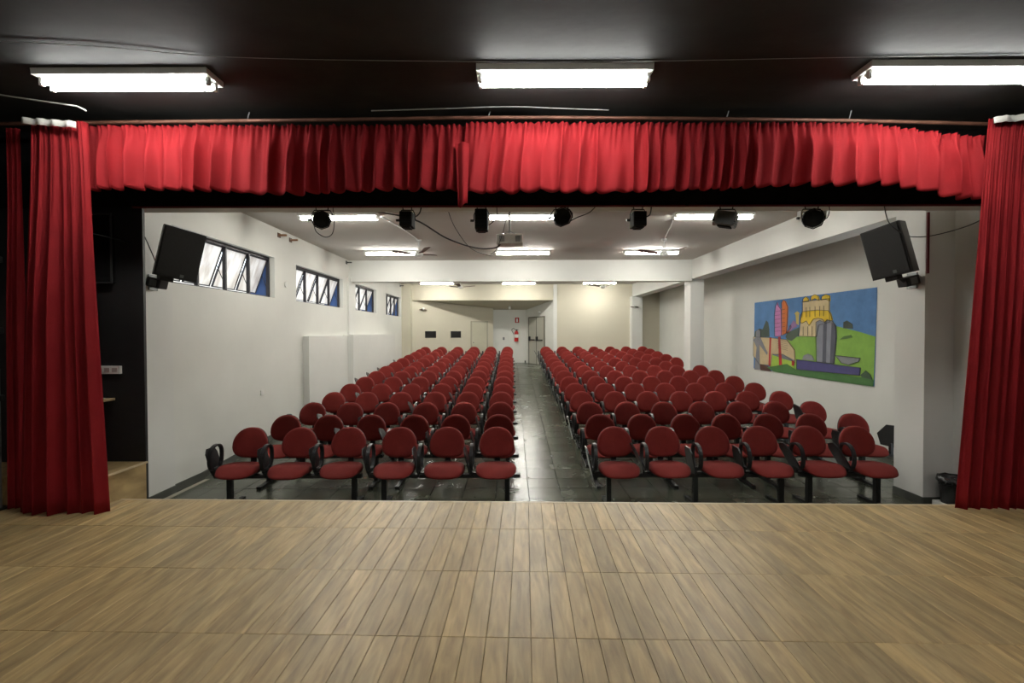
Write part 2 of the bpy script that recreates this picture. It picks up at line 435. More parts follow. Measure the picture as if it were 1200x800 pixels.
# ------------------------------------------------------------------ hall floor tiles
TS = 0.40; tile_protos = []
def tile_shape(g, x, y, mtx=None, T=TS - .005):
    b = .002
    p = [(x,y,-.012),(x+T,y,-.012),(x+T,y+T,-.012),(x,y+T,-.012),(x,y,-b),(x+T,y,-b),(x+T,y+T,-b),(x,y+T,-b),
         (x+b,y+b,0),(x+T-b,y+b,0),(x+T-b,y+T-b,0),(x+b,y+T-b,0)]
    if mtx is not None: p = [mtx @ Vector(q) for q in p]
    g.add(p, [(8,9,10,11)] + [(i, (i+1)%4, 4+(i+1)%4, 4+i) for i in range(4)] + [(4+i, 4+(i+1)%4, 8+(i+1)%4, 8+i) for i in range(4)])
far_tiles = G()
slope = math.atan2(ZBACK, RAMP1 - RAMP0)
proto = None
nt = 0
for j in range(0, 43):
    y = 4.1 + j * TS
    sl = 0 if y + TS/2 < RAMP0 else (slope if y < RAMP1 - .2 else 0)
    z = fz(y + TS/2)
    off = (j % 2) * 0.0
    for i in range(-1, 25):
        x = XL + i * TS + off
        if x < XL - .01: continue
        if x + TS > XR + .3: continue
        if y > 18.3 and (x < -3.2 or x > 1.2): continue
        single = (5.2 < y < 6.8) or (6.8 <= y < 12.2 and -.25 < x < .95) or (6.8 <= y < 8.8 and (x < -3.3))
        tilt = Matrix.Rotation(random.gauss(0, .0035), 4, 'X') @ Matrix.Rotation(random.gauss(0, .0035), 4, 'Y')
        mt = Matrix.Translation((x + TS/2, y + TS/2, z)) @ Matrix.Rotation(sl, 4, 'X') @ tilt
        if single:
            if proto is None:
                gm = G(); tile_shape(gm, -TS/2 + .0025, -TS/2 + .0025); o = gm.obj('floor_tile', M_TILE, floor); proto = o
            else:
                o = proto.copy(); COL.objects.link(o)
            o.parent = floor; o.matrix_local = mt; nt += 1
        else:
            tile_shape(far_tiles, -TS/2 + .0025, -TS/2 + .0025, mt)
o = far_tiles.obj('distant_tiles', M_TILE, floor); o['kind'] = 'stuff'
print('single tiles', nt)

# ------------------------------------------------------------------ windows
for wi, (y0, y1, n) in enumerate(WIN):
    w = bpy.data.objects.new('window_%d' % (wi + 1), None); COL.objects.link(w)
    w.location = (XL - .12, y0, WZ0); w['kind'] = 'structure'
    L = y1 - y0; H = WZ1 - WZ0; fr = .028
    g = G()
    g.box(-.02, .03, 0, L, 0, fr); g.box(-.02, .03, 0, L, H - .045, H)
    g.box(-.02, .03, 0, fr, 0, H); g.box(-.02, .03, L - fr, L, 0, H)
    g.obj('window_frame', M_FRAME, w)
    pw = L / n
    for k in range(1, n):
        G().box(-.02, .03, k * pw - .018, k * pw + .018, 0, H).obj('mullion', M_FRAME, w)
    ang = math.radians(20)
    for k in range(n):
        a = k * pw + .03; b = (k + 1) * pw - .03
        mt = Matrix.Translation((0, 0, H - .05)) @ Matrix.Rotation(ang, 4, 'Y')
        hh = H - .09
        g = G(); f2 = .016
        g.box(-.012, .012, a, b, -f2, 0, mtx=mt); g.box(-.012, .012, a, b, -hh, -hh + f2, mtx=mt)
        g.box(-.012, .012, a, a + f2, -hh, 0, mtx=mt); g.box(-.012, .012, b - f2, b, -hh, 0, mtx=mt)
        sash = g.obj('sash', M_FRAME, w)
        G().box(-.003, .003, a + f2, b - f2, -hh + f2, -f2, mtx=mt).obj('pane', M_PANE, sash)
        # stay arm from the jamb to the pane edge
        lo = mt @ Vector((0, b, -hh * .45))
        G().cyl((0.01, b + .012, .12), tuple(lo), .006, n=6).obj('stay', M_FRAME, sash)
    G().box(-.34, -.02, L - .012, L + .004, 0, H).obj('blue_side_panel', M_BLUE, w)
# what stands outside
tag(G().box(-7.6, -7.4, 3, 24, -1, 3.6).obj('garden_wall', M_OUT), 'pale stained wall outside behind the hall windows', 'wall')

# ------------------------------------------------------------------ curtains
def drape(name, x0t, x1t, x0b, x1b, y, zt, zb, nfold, amp, seed, mat_=M_RED, nz=26, nx=None, parent=None, hem=0.0, gather=True, hemf=None, ztf=None, lean=0.0):
    rnd = random.Random(seed)
    nx = nx or nfold * 12
    # folds of uneven width
    ws = [rnd.uniform(.55, 1.5) for _ in range(nfold)]; tot = sum(ws)
    cum = [0]
    for w_ in ws: cum.append(cum[-1] + w_ / tot)
    amps = [rnd.uniform(.45, 1.15) for _ in range(nfold + 1)]
    ph2 = [rnd.uniform(0, 6.28) for _ in range(4)]
    hs = [rnd.uniform(-1, 1) for _ in range(nfold + 1)]
    V_ = []
    for iz in range(nz + 1):
        t = iz / nz
        grow = (.35 + .65 * smoothstep(0, .55, t)) if gather else 1
        for ix in range(nx + 1):
            s = ix / nx
            sw = s + .003 * math.sin(3.1 * t + ph2[0] + 9 * s) * t
            sw = min(1, max(0, sw))
            k = 0
            while k < nfold - 1 and cum[k+1] < sw: k += 1
            loc = (sw - cum[k]) / (cum[k+1] - cum[k])
            c = .5 - .5 * math.cos(2 * PI * loc)
            A = amps[k] * (1 - loc) + amps[k+1] * loc
            yy = -(c ** .8) * amp * A * grow
            yy += amp * .22 * math.sin(s * nfold * 4.4 + ph2[1] + 1.5 * t) * grow
            if gather: yy += (1 - t) ** 6 * amp * .25 * math.sin(s * nfold * 17 + ph2[2])
            xs = (x0t + (x1t - x0t) * s) * (1 - t) + (x0b + (x1b - x0b) * s) * t
            xs += .25 * amp * A * math.sin(2 * PI * loc) * grow * (0 if ix in (0, nx) else 1)
            ztop = ztf(s) if ztf else zt
            zbot = hemf(s) if hemf else zb
            zbot += hem * (c - .5) * A + hem * .5 * (hs[k] * (1 - loc) + hs[k+1] * loc)
            V_.append((xs, y + yy + lean * t, ztop + (zbot - ztop) * t))
    F = [(iz*(nx+1)+ix, iz*(nx+1)+ix+1, (iz+1)*(nx+1)+ix+1, (iz+1)*(nx+1)+ix) for iz in range(nz) for ix in range(nx)]
    g = G().add(V_, F, 0, True)
    o = g.obj(name, mat_, parent, fix=False)
    md = o.modifiers.new('thickness', 'SOLIDIFY'); md.thickness = .003
    return o

def tape(parent, x0, x1, y, z0, z1, sag=0.0, seed=1):
    rnd = random.Random(seed); n = 24; V_ = []
    for i in range(n + 1):
        s = i / n; x = x0 + (x1 - x0) * s; zz = z0 + (z1 - z0) * s + rnd.uniform(-.003, .003)
        yy = y + .012 * math.sin(s * 23 + seed)
        V_ += [(x, yy, zz), (x, yy, zz - .05), (x, yy + .004, zz), (x, yy + .004, zz - .05)]
    F = []
    for i in range(n):
        a = i * 4; b = a + 4
        F += [(a, b, b+1, a+1), (a+2, a+3, b+3, b+2), (a, a+2, b+2, b), (a+1, b+1, b+3, a+3)]
    F += [(0, 1, 3, 2), (4*n, 4*n+2, 4*n+3, 4*n+1)]
    return G().add(V_, F, 0, True).obj('header_tape', M_TAPE, parent)

c = drape('stage_curtain', -3.85, -3.42, -4.00, -3.29, 3.92, 3.665, ZST + .006, 6, .085, 11)
tag(c, 'tall gathered red stage curtain beside the raised wooden platform', 'curtain', 'red stage curtains')
tape(c, -3.85, -3.43, 3.825, 3.668, 3.635, seed=3)
c = drape('stage_curtain', -4.17, -4.06, -4.20, -4.05, 4.03, 3.66, ZST + .006, 3, .05, 5)
tag(c, 'narrow shadowed red curtain behind the gathered one, beside the grey pole', 'curtain', 'red stage curtains')
c = drape('stage_curtain', 3.86, 4.45, 3.64, 4.31, 3.955, 3.685, ZST + .006, 9, .06, 23)
tag(c, 'tall dark red stage curtain beside the black waste bin', 'curtain', 'red stage curtains')
tape(c, 3.86, 4.45, 3.885, 3.68, 3.73, seed=8)

def hem_a(s): return 3.158 + .02 * math.sin(s * 9) - .02 * s
def hem_b(s): return 3.128 + .057 * smoothstep(.25, .75, s) - .135 * smoothstep(.78, 1, s)
def top_b(s): return 3.705 - .02 * s - .105 * smoothstep(.72, 1, s)
c = drape('valance_curtain', -3.60, -.385, -3.59, -.415, 4.08, 3.70, 3.15, 24, .085, 41, hem=.012, hemf=hem_a, nz=16)
tag(c, 'short red pleated valance from the raised platform to the middle overlap', 'curtain', 'red valance over the stage opening')
c = drape('valance_curtain', -.375, 3.94, -.435, 3.94, 4.045, 3.705, 3.12, 32, .085, 52, hem=.014, hemf=hem_b, ztf=top_b, nz=16)
tag(c, 'short red pleated valance hanging lower, from the middle overlap to the dark curtain', 'curtain', 'red valance over the stage opening')
g = G(); rn = random.Random(2)
V_ = []; nn = 10
for iz in range(9):
    t = iz / 8
    for ix in range(nn + 1):
        s_ = ix / nn
        V_.append((-.46 + .02 * t + s_ * (.11 - .035 * t), 3.985 + .018 * math.sin(s_ * 7 + .5) - .01 * t, 3.52 - t * (.51 + .02 * math.sin(s_ * 5))))
g.add(V_, [(a*(nn+1)+b_, a*(nn+1)+b_+1, (a+1)*(nn+1)+b_+1, (a+1)*(nn+1)+b_) for a in range(8) for b_ in range(nn)], 0, True)
fc = g.obj('folded_corner', M_RED, c, fix=False); md = fc.modifiers.new('thickness', 'SOLIDIFY'); md.thickness = .004

g = G().tube(spline([(-4.9, 4.14, 3.745), (-3.6, 4.13, 3.755), (-1.5, 4.13, 3.775), (0, 4.13, 3.79), (2, 4.13, 3.77), (3.3, 4.13, 3.745), (4.8, 4.13, 3.70)], 6), .016)
rod = tag(g.obj('curtain_rod', M_RUST), 'thin brown curtain rod above the red valance', 'rod')
for x, z in ((-2.24, 3.77), (1.82, 3.77), (2.86, 3.755), (-.2, 3.79)):
    G().cyl((x, 4.13, z), (x + .02, 4.13, ZS), .005, n=6).obj('hanger', M_GALV, rod)

# black masking border behind the valance
b = drape('border_curtain', -5.4, 4.97, -5.4, 4.97, 4.50, 3.83, 3.135, 30, .018, 77, mat_=M_CLOTHB, nz=4)
tag(b, 'flat black border cloth behind the red valance', 'curtain')
G().box(-3.5, 4.97, 4.475, 4.505, 3.128, 3.142).obj('hem_band', M_REDD, b)
tag(G().box(4.64, 4.665, 5.415, 5.43, 2.62, 3.30).obj('fabric_strip', M_REDD), 'dark red ribbon hanging on the corner of the white pillar', 'ribbon')

# ------------------------------------------------------------------ fluorescent fittings
def fitting(name, label, x, y, z, tube_mat, w=1.25, stage_=False, group=None):
    t = thing(name, label, 'ceiling light', (x, y, z), 0, group)
    d = .105 if stage_ else .08; h = .042; ty = d * .40; tz = -h - .034
    g = G()
    g.prism([(-d, 0), (d, 0), (d * .93, -h), (-d * .93, -h)], 'x', -w/2, w/2)
    g.prism([(-d * .22, -h), (d * .22, -h), (0, -h - .03)], 'x', -w/2 + .03, w/2 - .03)
    g.obj('housing', M_WHITEM, t)
    for s in (-1, 1):
        for e in (-1, 1):
            g = G().rbox(e * (w/2 - .025) - .012, e * (w/2 - .025) + .012, s * ty - .016, s * ty + .016, tz - .022, -h, .004)
            g.obj('lamp_holder', M_WHITEM, t)
        G().cyl((-w/2 + .035, s * ty, tz), (w/2 - .035, s * ty, tz), .0165, n=12).obj('tube', tube_mat, t)
    return t
st = fitting('fluorescent_light', 'lit twin-tube light on the black ceiling in the middle of the stage', .375, 3.50, ZS, M_TUBES, w=1.24, stage_=True, group='stage ceiling lights')
for x, y, lab in ((-2.77, 3.54, 'lit twin-tube light on the black ceiling towards the window side'),
                  (3.11, 3.47, 'lit twin-tube light on the black ceiling towards the mural side'),
                  (-2.86, -2.3, 'lit twin-tube light added unseen behind the camera, window side'), (.38, -2.3, 'lit twin-tube light added unseen behind the camera, middle'), (3.20, -2.3, 'lit twin-tube light added unseen behind the camera, mural side')):  # last three: guessed lights behind the camera, added to lift the brightness
    dup(st, (x, y, ZS), 0, lab)
hr = {7.65: 'row just behind the red valance', 11.05: 'row before the cross beam', 14.35: 'added unseen row right behind the cross beam', 17.6: 'row nearest the back wall'}  # row hidden by the cross beam is a guess, added to help the brightness
hx = {-2.72: 'window side', .25: 'centre', 3.18: 'mural side'}
h0 = None
for y, ry in hr.items():
    for x, rx in hx.items():
        lab = 'lit tube light, white ceiling, %s, %s' % (ry, rx)
        if h0 is None: h0 = fitting('fluorescent_light', lab, x, y, ZC, M_TUBEH, group='hall ceiling lights')
        else: dup(h0, (x, y, ZC), 0, lab)

# ------------------------------------------------------------------ ceiling fans
def fan(label, x, y, z, a0, drop=.30):
    t = thing('ceiling_fan', label, 'fan', (x, y, z), 0, 'ceiling fans')
    G().lathe([(0, 0), (.06, 0), (.055, -.03), (.02, -.05), (0, -.05)], n=16).obj('canopy', M_WHITEM, t)
    G().cyl((0, 0, -.04), (0, 0, -drop + .03), .011, n=8).obj('rod', M_WHITEM, t)
    G().lathe([(0, -drop + .06), (.05, -drop + .05), (.085, -drop + .02), (.085, -drop - .02), (.05, -drop - .05), (0, -drop - .055)], n=20).obj('motor', M_WHITEM, t)
    for k in range(3):
        a = a0 + k * 2 * PI / 3
        mt = Matrix.Translation((0, 0, -drop)) @ Matrix.Rotation(a, 4, 'Z') @ Matrix.Rotation(math.radians(-7), 4, 'Y') @ Matrix.Rotation(math.radians(12), 4, 'X')
        g = G().prism([(.12, -.05), (.50, -.07), (.53, -.04), (.53, .04), (.50, .07), (.12, .05)], 'z', -.004, .004, mtx=mt)
        g.obj('blade', M_BROWN, t)
    return t
fan('white ceiling fan with brown blades, window side, in front of the cross beam', -1.87, 9.75, ZC, -1.05)
fan('white ceiling fan with brown blades, mural side, in front of the cross beam', 3.06, 9.75, ZC, -.95)
fan('small-looking ceiling fan behind the cross beam, window side', -1.76, 16.6, ZC, .4)
fan('small-looking ceiling fan behind the cross beam, mural side', 3.12, 16.6, ZC, 1.2)

def wall_fan(label, mtx):
    t = thing('wall_fan', label, 'fan', mtx=mtx)
    G().box(-.03, .03, -.02, 0, -.05, .05).obj('bracket', M_WHITEM, t)
    G().cyl((0, -.02, 0), (0, -.14, .01), .035, .045, n=12).obj('motor', M_WHITEM, t)
    for k in range(3):
        a = .15 + k * 2 * PI / 3
        mt = Matrix.Translation((0, -.10, -.04)) @ Matrix.Rotation(a + .1, 4, 'Z') @ Matrix.Rotation(.35, 4, 'X')
        G().prism([(.03, -.03), (.14, -.05), (.17, 0), (.14, .05), (.03, .03)], 'z', -.003, .003, mtx=mt).obj('blade', M_BROWN, t)
wall_fan('small brown-bladed wall fan above the two black booth openings', AW @ Matrix.Translation((.42, 0, 2.93)))
wall_fan('small brown-bladed wall fan on the white pillar at the back', Matrix.Translation((4.62, 18.35, 2.99)))

# ------------------------------------------------------------------ projector
t = thing('projector', 'grey-white projector hanging on a pole below the hall ceiling', 'projector', (-.03, 6.5, 3.14))
G().rbox(-.175, .175, -.13, .13, 0, .13, .015).obj('body', M_PROJ, t)
G().cyl((0, -.08, .006), (0, -.08, -.012), .012, n=8).obj('foot', M_PROJ, t)
for x in (-.10, .11):
    g = G()
    for k in range(6): g.box(x - .035, x + .035, -.135, -.128, .03 + k * .013, .038 + k * .013)
    g.obj('vent', M_VENT, t)
G().cyl((.02, .13, .07), (.02, .16, .07), .035, n=16).obj('lens', M_LENS, t)
G().cyl((0, 0, .16), (0, 0, ZC - 3.14), .016, n=10).obj('pole', M_GALV, t)
g = G()
for e in (-1, 1): g.tube([(0, 0, .19), (e * .05, 0, .165), (e * .13, 0, .125)], .006, 6)
g.obj('mount', M_GALV, t)
G().cyl((0, 0, ZC - 3.155), (0, 0, ZC - 3.14), .06, n=14).obj('ceiling_plate', M_GALV, t)

# ------------------------------------------------------------------ stage spotlights hanging under the beam
def yoke(t, w, h):
    g = G(); g.tube([(-w, 0, 0), (-w, 0, h * .55), (-w * .75, 0, h), (w * .75, 0, h), (w, 0, h * .55), (w, 0, 0)], .006, 6)
    g.obj('yoke', M_STEEL, t)
    for e in (-1, 1):
        G().tube([(e * w * .55, 0, h), (e * w * .6, 0, h + .04), (e * w * .5, .01, h + .075)], .006, 6).obj('hook', M_STEEL, t)
    G().cyl((-w - .035, 0, 0), (-w, 0, 0), .013, n=8).obj('knob', M_STEEL, t)
def par(label, x, z, rotz, tilt, r=.084):
    t = thing('spotlight', label, 'spotlight', (x, 4.84, z), 0, 'stage spotlights')
    m = Matrix.Rotation(rotz, 4, 'Z') @ Matrix.Rotation(tilt, 4, 'X')
    g = G(); g.lathe([(0, -.12), (r * .75, -.12), (r * .95, -.10), (r, -.02), (r, .10), (r * .9, .115)], n=8, mtx=m @ Matrix.Rotation(PI/2, 4, 'X'), sm=False)
    g.obj('can', M_LAMPB, t)
    G().lathe([(0, .09), (r * .88, .10)], n=16, mtx=m @ Matrix.Rotation(PI/2, 4, 'X')).obj('lens', M_LAMPB, t)
    g = G(); g.lathe([(r * 1.02, .10), (r * 1.13, .10), (r * 1.13, .112), (r * 1.02, .112), (r * 1.02, .10)], n=8, mtx=m @ Matrix.Rotation(PI/2, 4, 'X'), sm=False)
    g.obj('colour_frame', M_LAMPB, t)
    yoke(t, r * 1.25, 3.25 - z - .06)
    return t
def flood(label, x, z, w, h, grey=False, rotz=0, tilt=0):
    t = thing('spotlight', label, 'spotlight', (x, 4.84, z), 0, 'stage spotlights')
    m = Matrix.Rotation(rotz, 4, 'Z') @ Matrix.Rotation(tilt, 4, 'X'); M_ = M_GREYM if grey else M_LAMPB
    G().rbox(-w/2, w/2, -.09, .09, -h/2, h/2, .012, mtx=m).obj('housing', M_, t)
    g = G()
    for k in range(5): g.box(-w/2 + .01, w/2 - .01, -.098, -.088, -h/2 + .015 + k * (h - .03) / 5, -h/2 + .015 + (k + .5) * (h - .03) / 5, mtx=m)
    g.obj('cooling_fins', M_, t)
    G().cyl(tuple(m @ Vector((0, .09, 0))), tuple(m @ Vector((0, .115, 0))), w * .38, n=16).obj('lens', M_LENS, t)
    G().box(-w * .3, w * .3, -.06, .06, -h/2 - .012, -h/2, mtx=m).obj('lamp_tray', M_LAMPB, t)
    yoke(t, w/2 + .014, 3.25 - z - .06)
    return t
par('round black spotlight hanging nearest to the hall windows', -1.89, 3.10, .3, .25)
flood('square black spotlight second from the hall windows', -1.04, 3.09, .125, .145)
flood('tall black spotlight beside the projector pole', -.30, 3.085, .125, .20)
par('round black spotlight between the projector and the square lamp, mural side', .50, 3.11, 0, .1)
flood('square black spotlight between the round one and the grey one', 1.26, 3.085, .13, .145)
flood('boxy grey spotlight turned sideways', 2.14, 3.09, .19, .135, True, 1.0, .25)
t = par('round black spotlight with bright side clips nearest to the mural', 2.99, 3.10, -.4, .25, .09)
for e in (-1, 1):
    G().box(e * .118 - .008, e * .118 + .008, -.03, .03, -.02, .07).obj('side_clip', M_WHITEP, t)

# ------------------------------------------------------------------ wall loudspeakers
def speaker(label, corner, u, v, w, h, d, side, wallpt):
    u = Vector(u).normalized(); v = Vector(v); v = (v - u * v.dot(u)).normalized()      # u along the top edge, v down the edge
    n = u.cross(v).normalized()
    if n.y > 0: n = -n                                                            # front normal looks back to the stage
    zax = -v; xax = u; yax = zax.cross(xax).normalized()
    c = Vector(corner) + u * w / 2 + v * h / 2
    # local frame: x across the front, z up, front face on the side where n points
    R = Matrix((xax, yax, zax)).transposed().to_4x4()
    t = thing('loudspeaker', label, 'loudspeaker', mtx=Matrix.Translation(c) @ R, group='wall loudspeakers')
    s = 1 if n.dot(yax) > 0 else -1
    f = lambda a: s * a
    y0, y1 = sorted((f(0), f(-d)))
    poly = [(-w/2, f(0)), (w/2, f(0)), (w * .49, f(-.03)), (w * .26, f(-d)), (-w * .26, f(-d)), (-w * .49, f(-.03))]
    G().prism(poly, 'z', -h/2, h/2).obj('cabinet', M_SHELL, t)
    y0, y1 = sorted((f(.001), f(.010)))
    G().rbox(-w/2 + .012, w/2 - .012, y0, y1, -h/2 + .012, h/2 - .012, .004).obj('grille', mat('grille_mesh', (0.012, 0.012, 0.012), .6, var=.3, vscale=60), t)
    y0, y1 = sorted((f(.010), f(.013)))
    bx = side * w * .12
    G().box(bx - .02, bx + .02, y0, y1, -h/2 + .025, -h/2 + .06).obj('badge', M_GREYM, t)
    ti = (Matrix.Translation(c) @ R).inverted()
    a = Vector((-side * w * .12, f(-d * .55), -h/2 - .0)); wp = ti @ Vector(wallpt)
    g = G().tube([tuple(a), tuple(a * .4 + wp * .6 + Vector((0, 0, -.06))), tuple(wp)], .022, 8)
    g.obj('bracket_arm', M_STEEL, t)
    G().rbox(a.x - .07, a.x + .07, min(f(-d*.5), f(-d*.2)), max(f(-d*.5), f(-d*.2)), -h/2 - .05, -h/2, .008).obj('mounting_cup', M_STEEL, t)
    wm = ti @ Matrix.Translation(wallpt)
    G().box(-.006, .006, -.07, .07, -.09, .09, mtx=wm).obj('wall_plate', M_GREYM, t)
    bm_ = ti @ Matrix.Translation(Vector(wallpt) + Vector((side * .085, -.05, -.01))) @ Matrix.Rotation(side * .25, 4, 'Y')
    G().rbox(-.08, .08, -.07, .07, -.055, .055, .012, mtx=bm_).obj('bracket_body', M_STEEL, t)
    G().rbox(-.035, .045, -.076, -.07, -.04, .035, .002, mtx=bm_).obj('bracket_cover', M_GREYM, t)
    return t
speaker('black tilted loudspeaker on the wall in front of the first window', (-3.786, 5.30, 3.166), (.46, .879, -.127), (-.23, -.02, -1), .45, .565, .27, 1, (XL + .037, 5.62, 2.56))
speaker('black tilted loudspeaker on the white pillar near the mural', (4.176, 5.25, 3.173), (-.27, .952, -.146), (.216, -.092, -1), .43, .57, .27, -1, (XB - .007, 5.62, 2.56))

# ------------------------------------------------------------------ cables
def cable(label, pts, r=.006, m=None, n=8):
    return tag(G().tube(spline(pts, n), r, 6).obj('cable', m or M_CABLE), label, 'cable')
cable('thick dark cable sweeping from the beam to the projector', [(-1.72, 5.16, 3.30), (-1.45, 5.2, 3.27), (-1.05, 5.3, 3.20), (-.75, 5.6, 3.06), (-.45, 6.0, 3.02), (-.22, 6.35, 3.08), (-.14, 6.44, 3.16)], .009)
cable('thin cable drooping below the thick one beside the projector', [(-.68, 5.16, 3.28), (-.62, 5.3, 3.12), (-.48, 5.6, 2.95), (-.30, 6.0, 2.93), (-.24, 6.3, 2.99), (-.16, 6.44, 3.16)], .004)
cable('thin cable from the projector pole down past its casing', [(.05, 5.9, 3.50), (-.05, 5.95, 3.40), (-.12, 6.1, 3.20), (-.20, 6.3, 3.05), (-.28, 6.36, 3.0)], .004)
cable('looped lamp cable hanging under the round spotlight near the windows', [(-1.97, 4.84, 3.06), (-1.95, 4.84, 2.98), (-1.86, 4.84, 2.925), (-1.79, 4.84, 2.96), (-1.77, 4.84, 3.07), (-1.78, 4.84, 3.22)], .004)
cable('curved lamp cable beside the second spotlight from the windows', [(-.96, 4.86, 3.13), (-.92, 4.86, 3.17), (-.90, 4.86, 3.25)], .007)
cable('short lamp cable beside the tall spotlight', [(-.23, 4.88, 3.05), (-.18, 4.88, 3.09), (-.15, 4.9, 3.14), (-.15, 4.9, 3.25)], .005)
cable('slack lamp cable beside the round spotlight near the projector', [(.58, 4.86, 3.08), (.66, 4.86, 3.12), (.78, 4.86, 3.17), (.86, 4.86, 3.25)], .005)
cable('curved lamp cable beside the square spotlight, mural side', [(1.34, 4.86, 3.12), (1.385, 4.86, 3.15), (1.40, 4.86, 3.25)], .007)
cable('looped lamp cable behind the spotlight nearest to the mural', [(3.06, 4.86, 3.05), (3.15, 4.86, 3.10), (3.18, 4.86, 3.18), (3.17, 4.86, 3.25)], .004)
cable('long loudspeaker cable sagging across the white pillar to the dark curtain', [(3.74, 4.88, 3.25), (3.88, 5.0, 3.10), (4.15, 5.2, 3.04), (4.45, 5.42, 3.03), (4.70, 5.40, 3.04), (4.85, 5.1, 3.10), (4.95, 4.9, 3.24)], .005)
cable('loudspeaker cable hanging from the black wall to the first bracket', [(-3.75, 4.75, 3.24), (-3.80, 5.05, 2.93), (-3.92, 5.35, 2.72), (-4.10, 5.6, 2.60)], .005)
cable('pale loose cable under the black ceiling ending above the gathered curtain', [(-4.2, 3.75, 3.86), (-3.9, 3.75, 3.80), (-3.4, 3.75, 3.725), (-3.33, 3.75, 3.71), (-3.27, 3.75, 3.68)], .006, M_CABLEL)
cable('thin supply cable along the black ceiling between the stage lights', [(-5.0, 3.0, ZS - .004), (-2.9, 3.15, ZS - .008), (-1.9, 3.30, ZS - .008), (-.3, 3.36, ZS - .008), (1.0, 3.36, ZS - .008), (2.4, 3.32, ZS - .008), (4.6, 3.28, ZS - .004)], .0022, M_GALV)
cable('thin grey wire above the middle of the curtain rod', [(-1.15, 4.0, 3.79), (-.55, 4.0, 3.805), (-.02, 4.0, 3.82), (.40, 4.0, 3.805), (.80, 4.0, 3.79)], .005, M_GALV)
cable('surface wiring from the first hall light to the window-side fan', [(-2.1, 7.8, ZC - .01), (-1.95, 8.8, ZC - .01), (-1.88, 9.7, ZC - .01)], .008, M_WHITEM)
cable('surface wiring from the first hall light to the mural-side fan', [(2.62, 7.8, ZC - .01), (2.85, 8.8, ZC - .01), (3.05, 9.7, ZC - .01)], .008, M_WHITEM)

# ------------------------------------------------------------------ mural
mu = thing('mural', 'large painted landscape with golden-domed castle and green hills on the side wall', 'mural', (XR - .004, 9.45, 1.1))
MC = {'canvas': (.12, .28, .55), 'sky': (0.075, 0.19, 0.40), 'green': (0.20, 0.38, 0.055), 'dark_grove': (.045, .065, .05), 'dark_bush': (.05, .075, .05),
      'pink': (.52, .20, .42), 'orange': (.62, .17, .04), 'purple_tower': (.25, .13, .26), 'yellow_spire': (.50, .38, .09), 'castle': (.60, .48, .27),
      'roof1': (.72, .50, .03), 'roof2': (.72, .50, .03), 'roof3': (.72, .50, .03), 'roof4': (.68, .48, .03), 'pillar': (.22, .23, .27), 'pillar_dark1': (.07, .075, .10),
      'pillar_dark2': (.09, .095, .12), 'rock': (.045, .06, .045), 'boulder': (.22, .23, .24), 'slab': (.22, .23, .24), 'leaf': (.08, .17, .04),
      'house': (.55, .43, .25), 'house_under': (.17, .18, .20), 'house_grass': (.33, .50, .06), 'post1': (.40, .02, .02), 'post2': (.40, .02, .02), 'post3': (.40, .02, .02),
      'figure': (.20, .20, .22), 'brown': (.08, .03, .02), 'blue_wall': (.055, .05, .17), 'dark_green': (.05, .15, .035), 'corner_bush': (.035, .075, .035)}
MN = {'sky': 'painted_sky', 'green': 'painted_hill', 'pink': 'painted_pink_tower', 'orange': 'painted_orange_tower', 'castle': 'painted_castle',
      'pillar': 'painted_grey_pillar', 'house': 'painted_house', 'figure': 'painted_grey_figure', 'blue_wall': 'painted_blue_wall', 'dark_green': 'painted_bushes'}
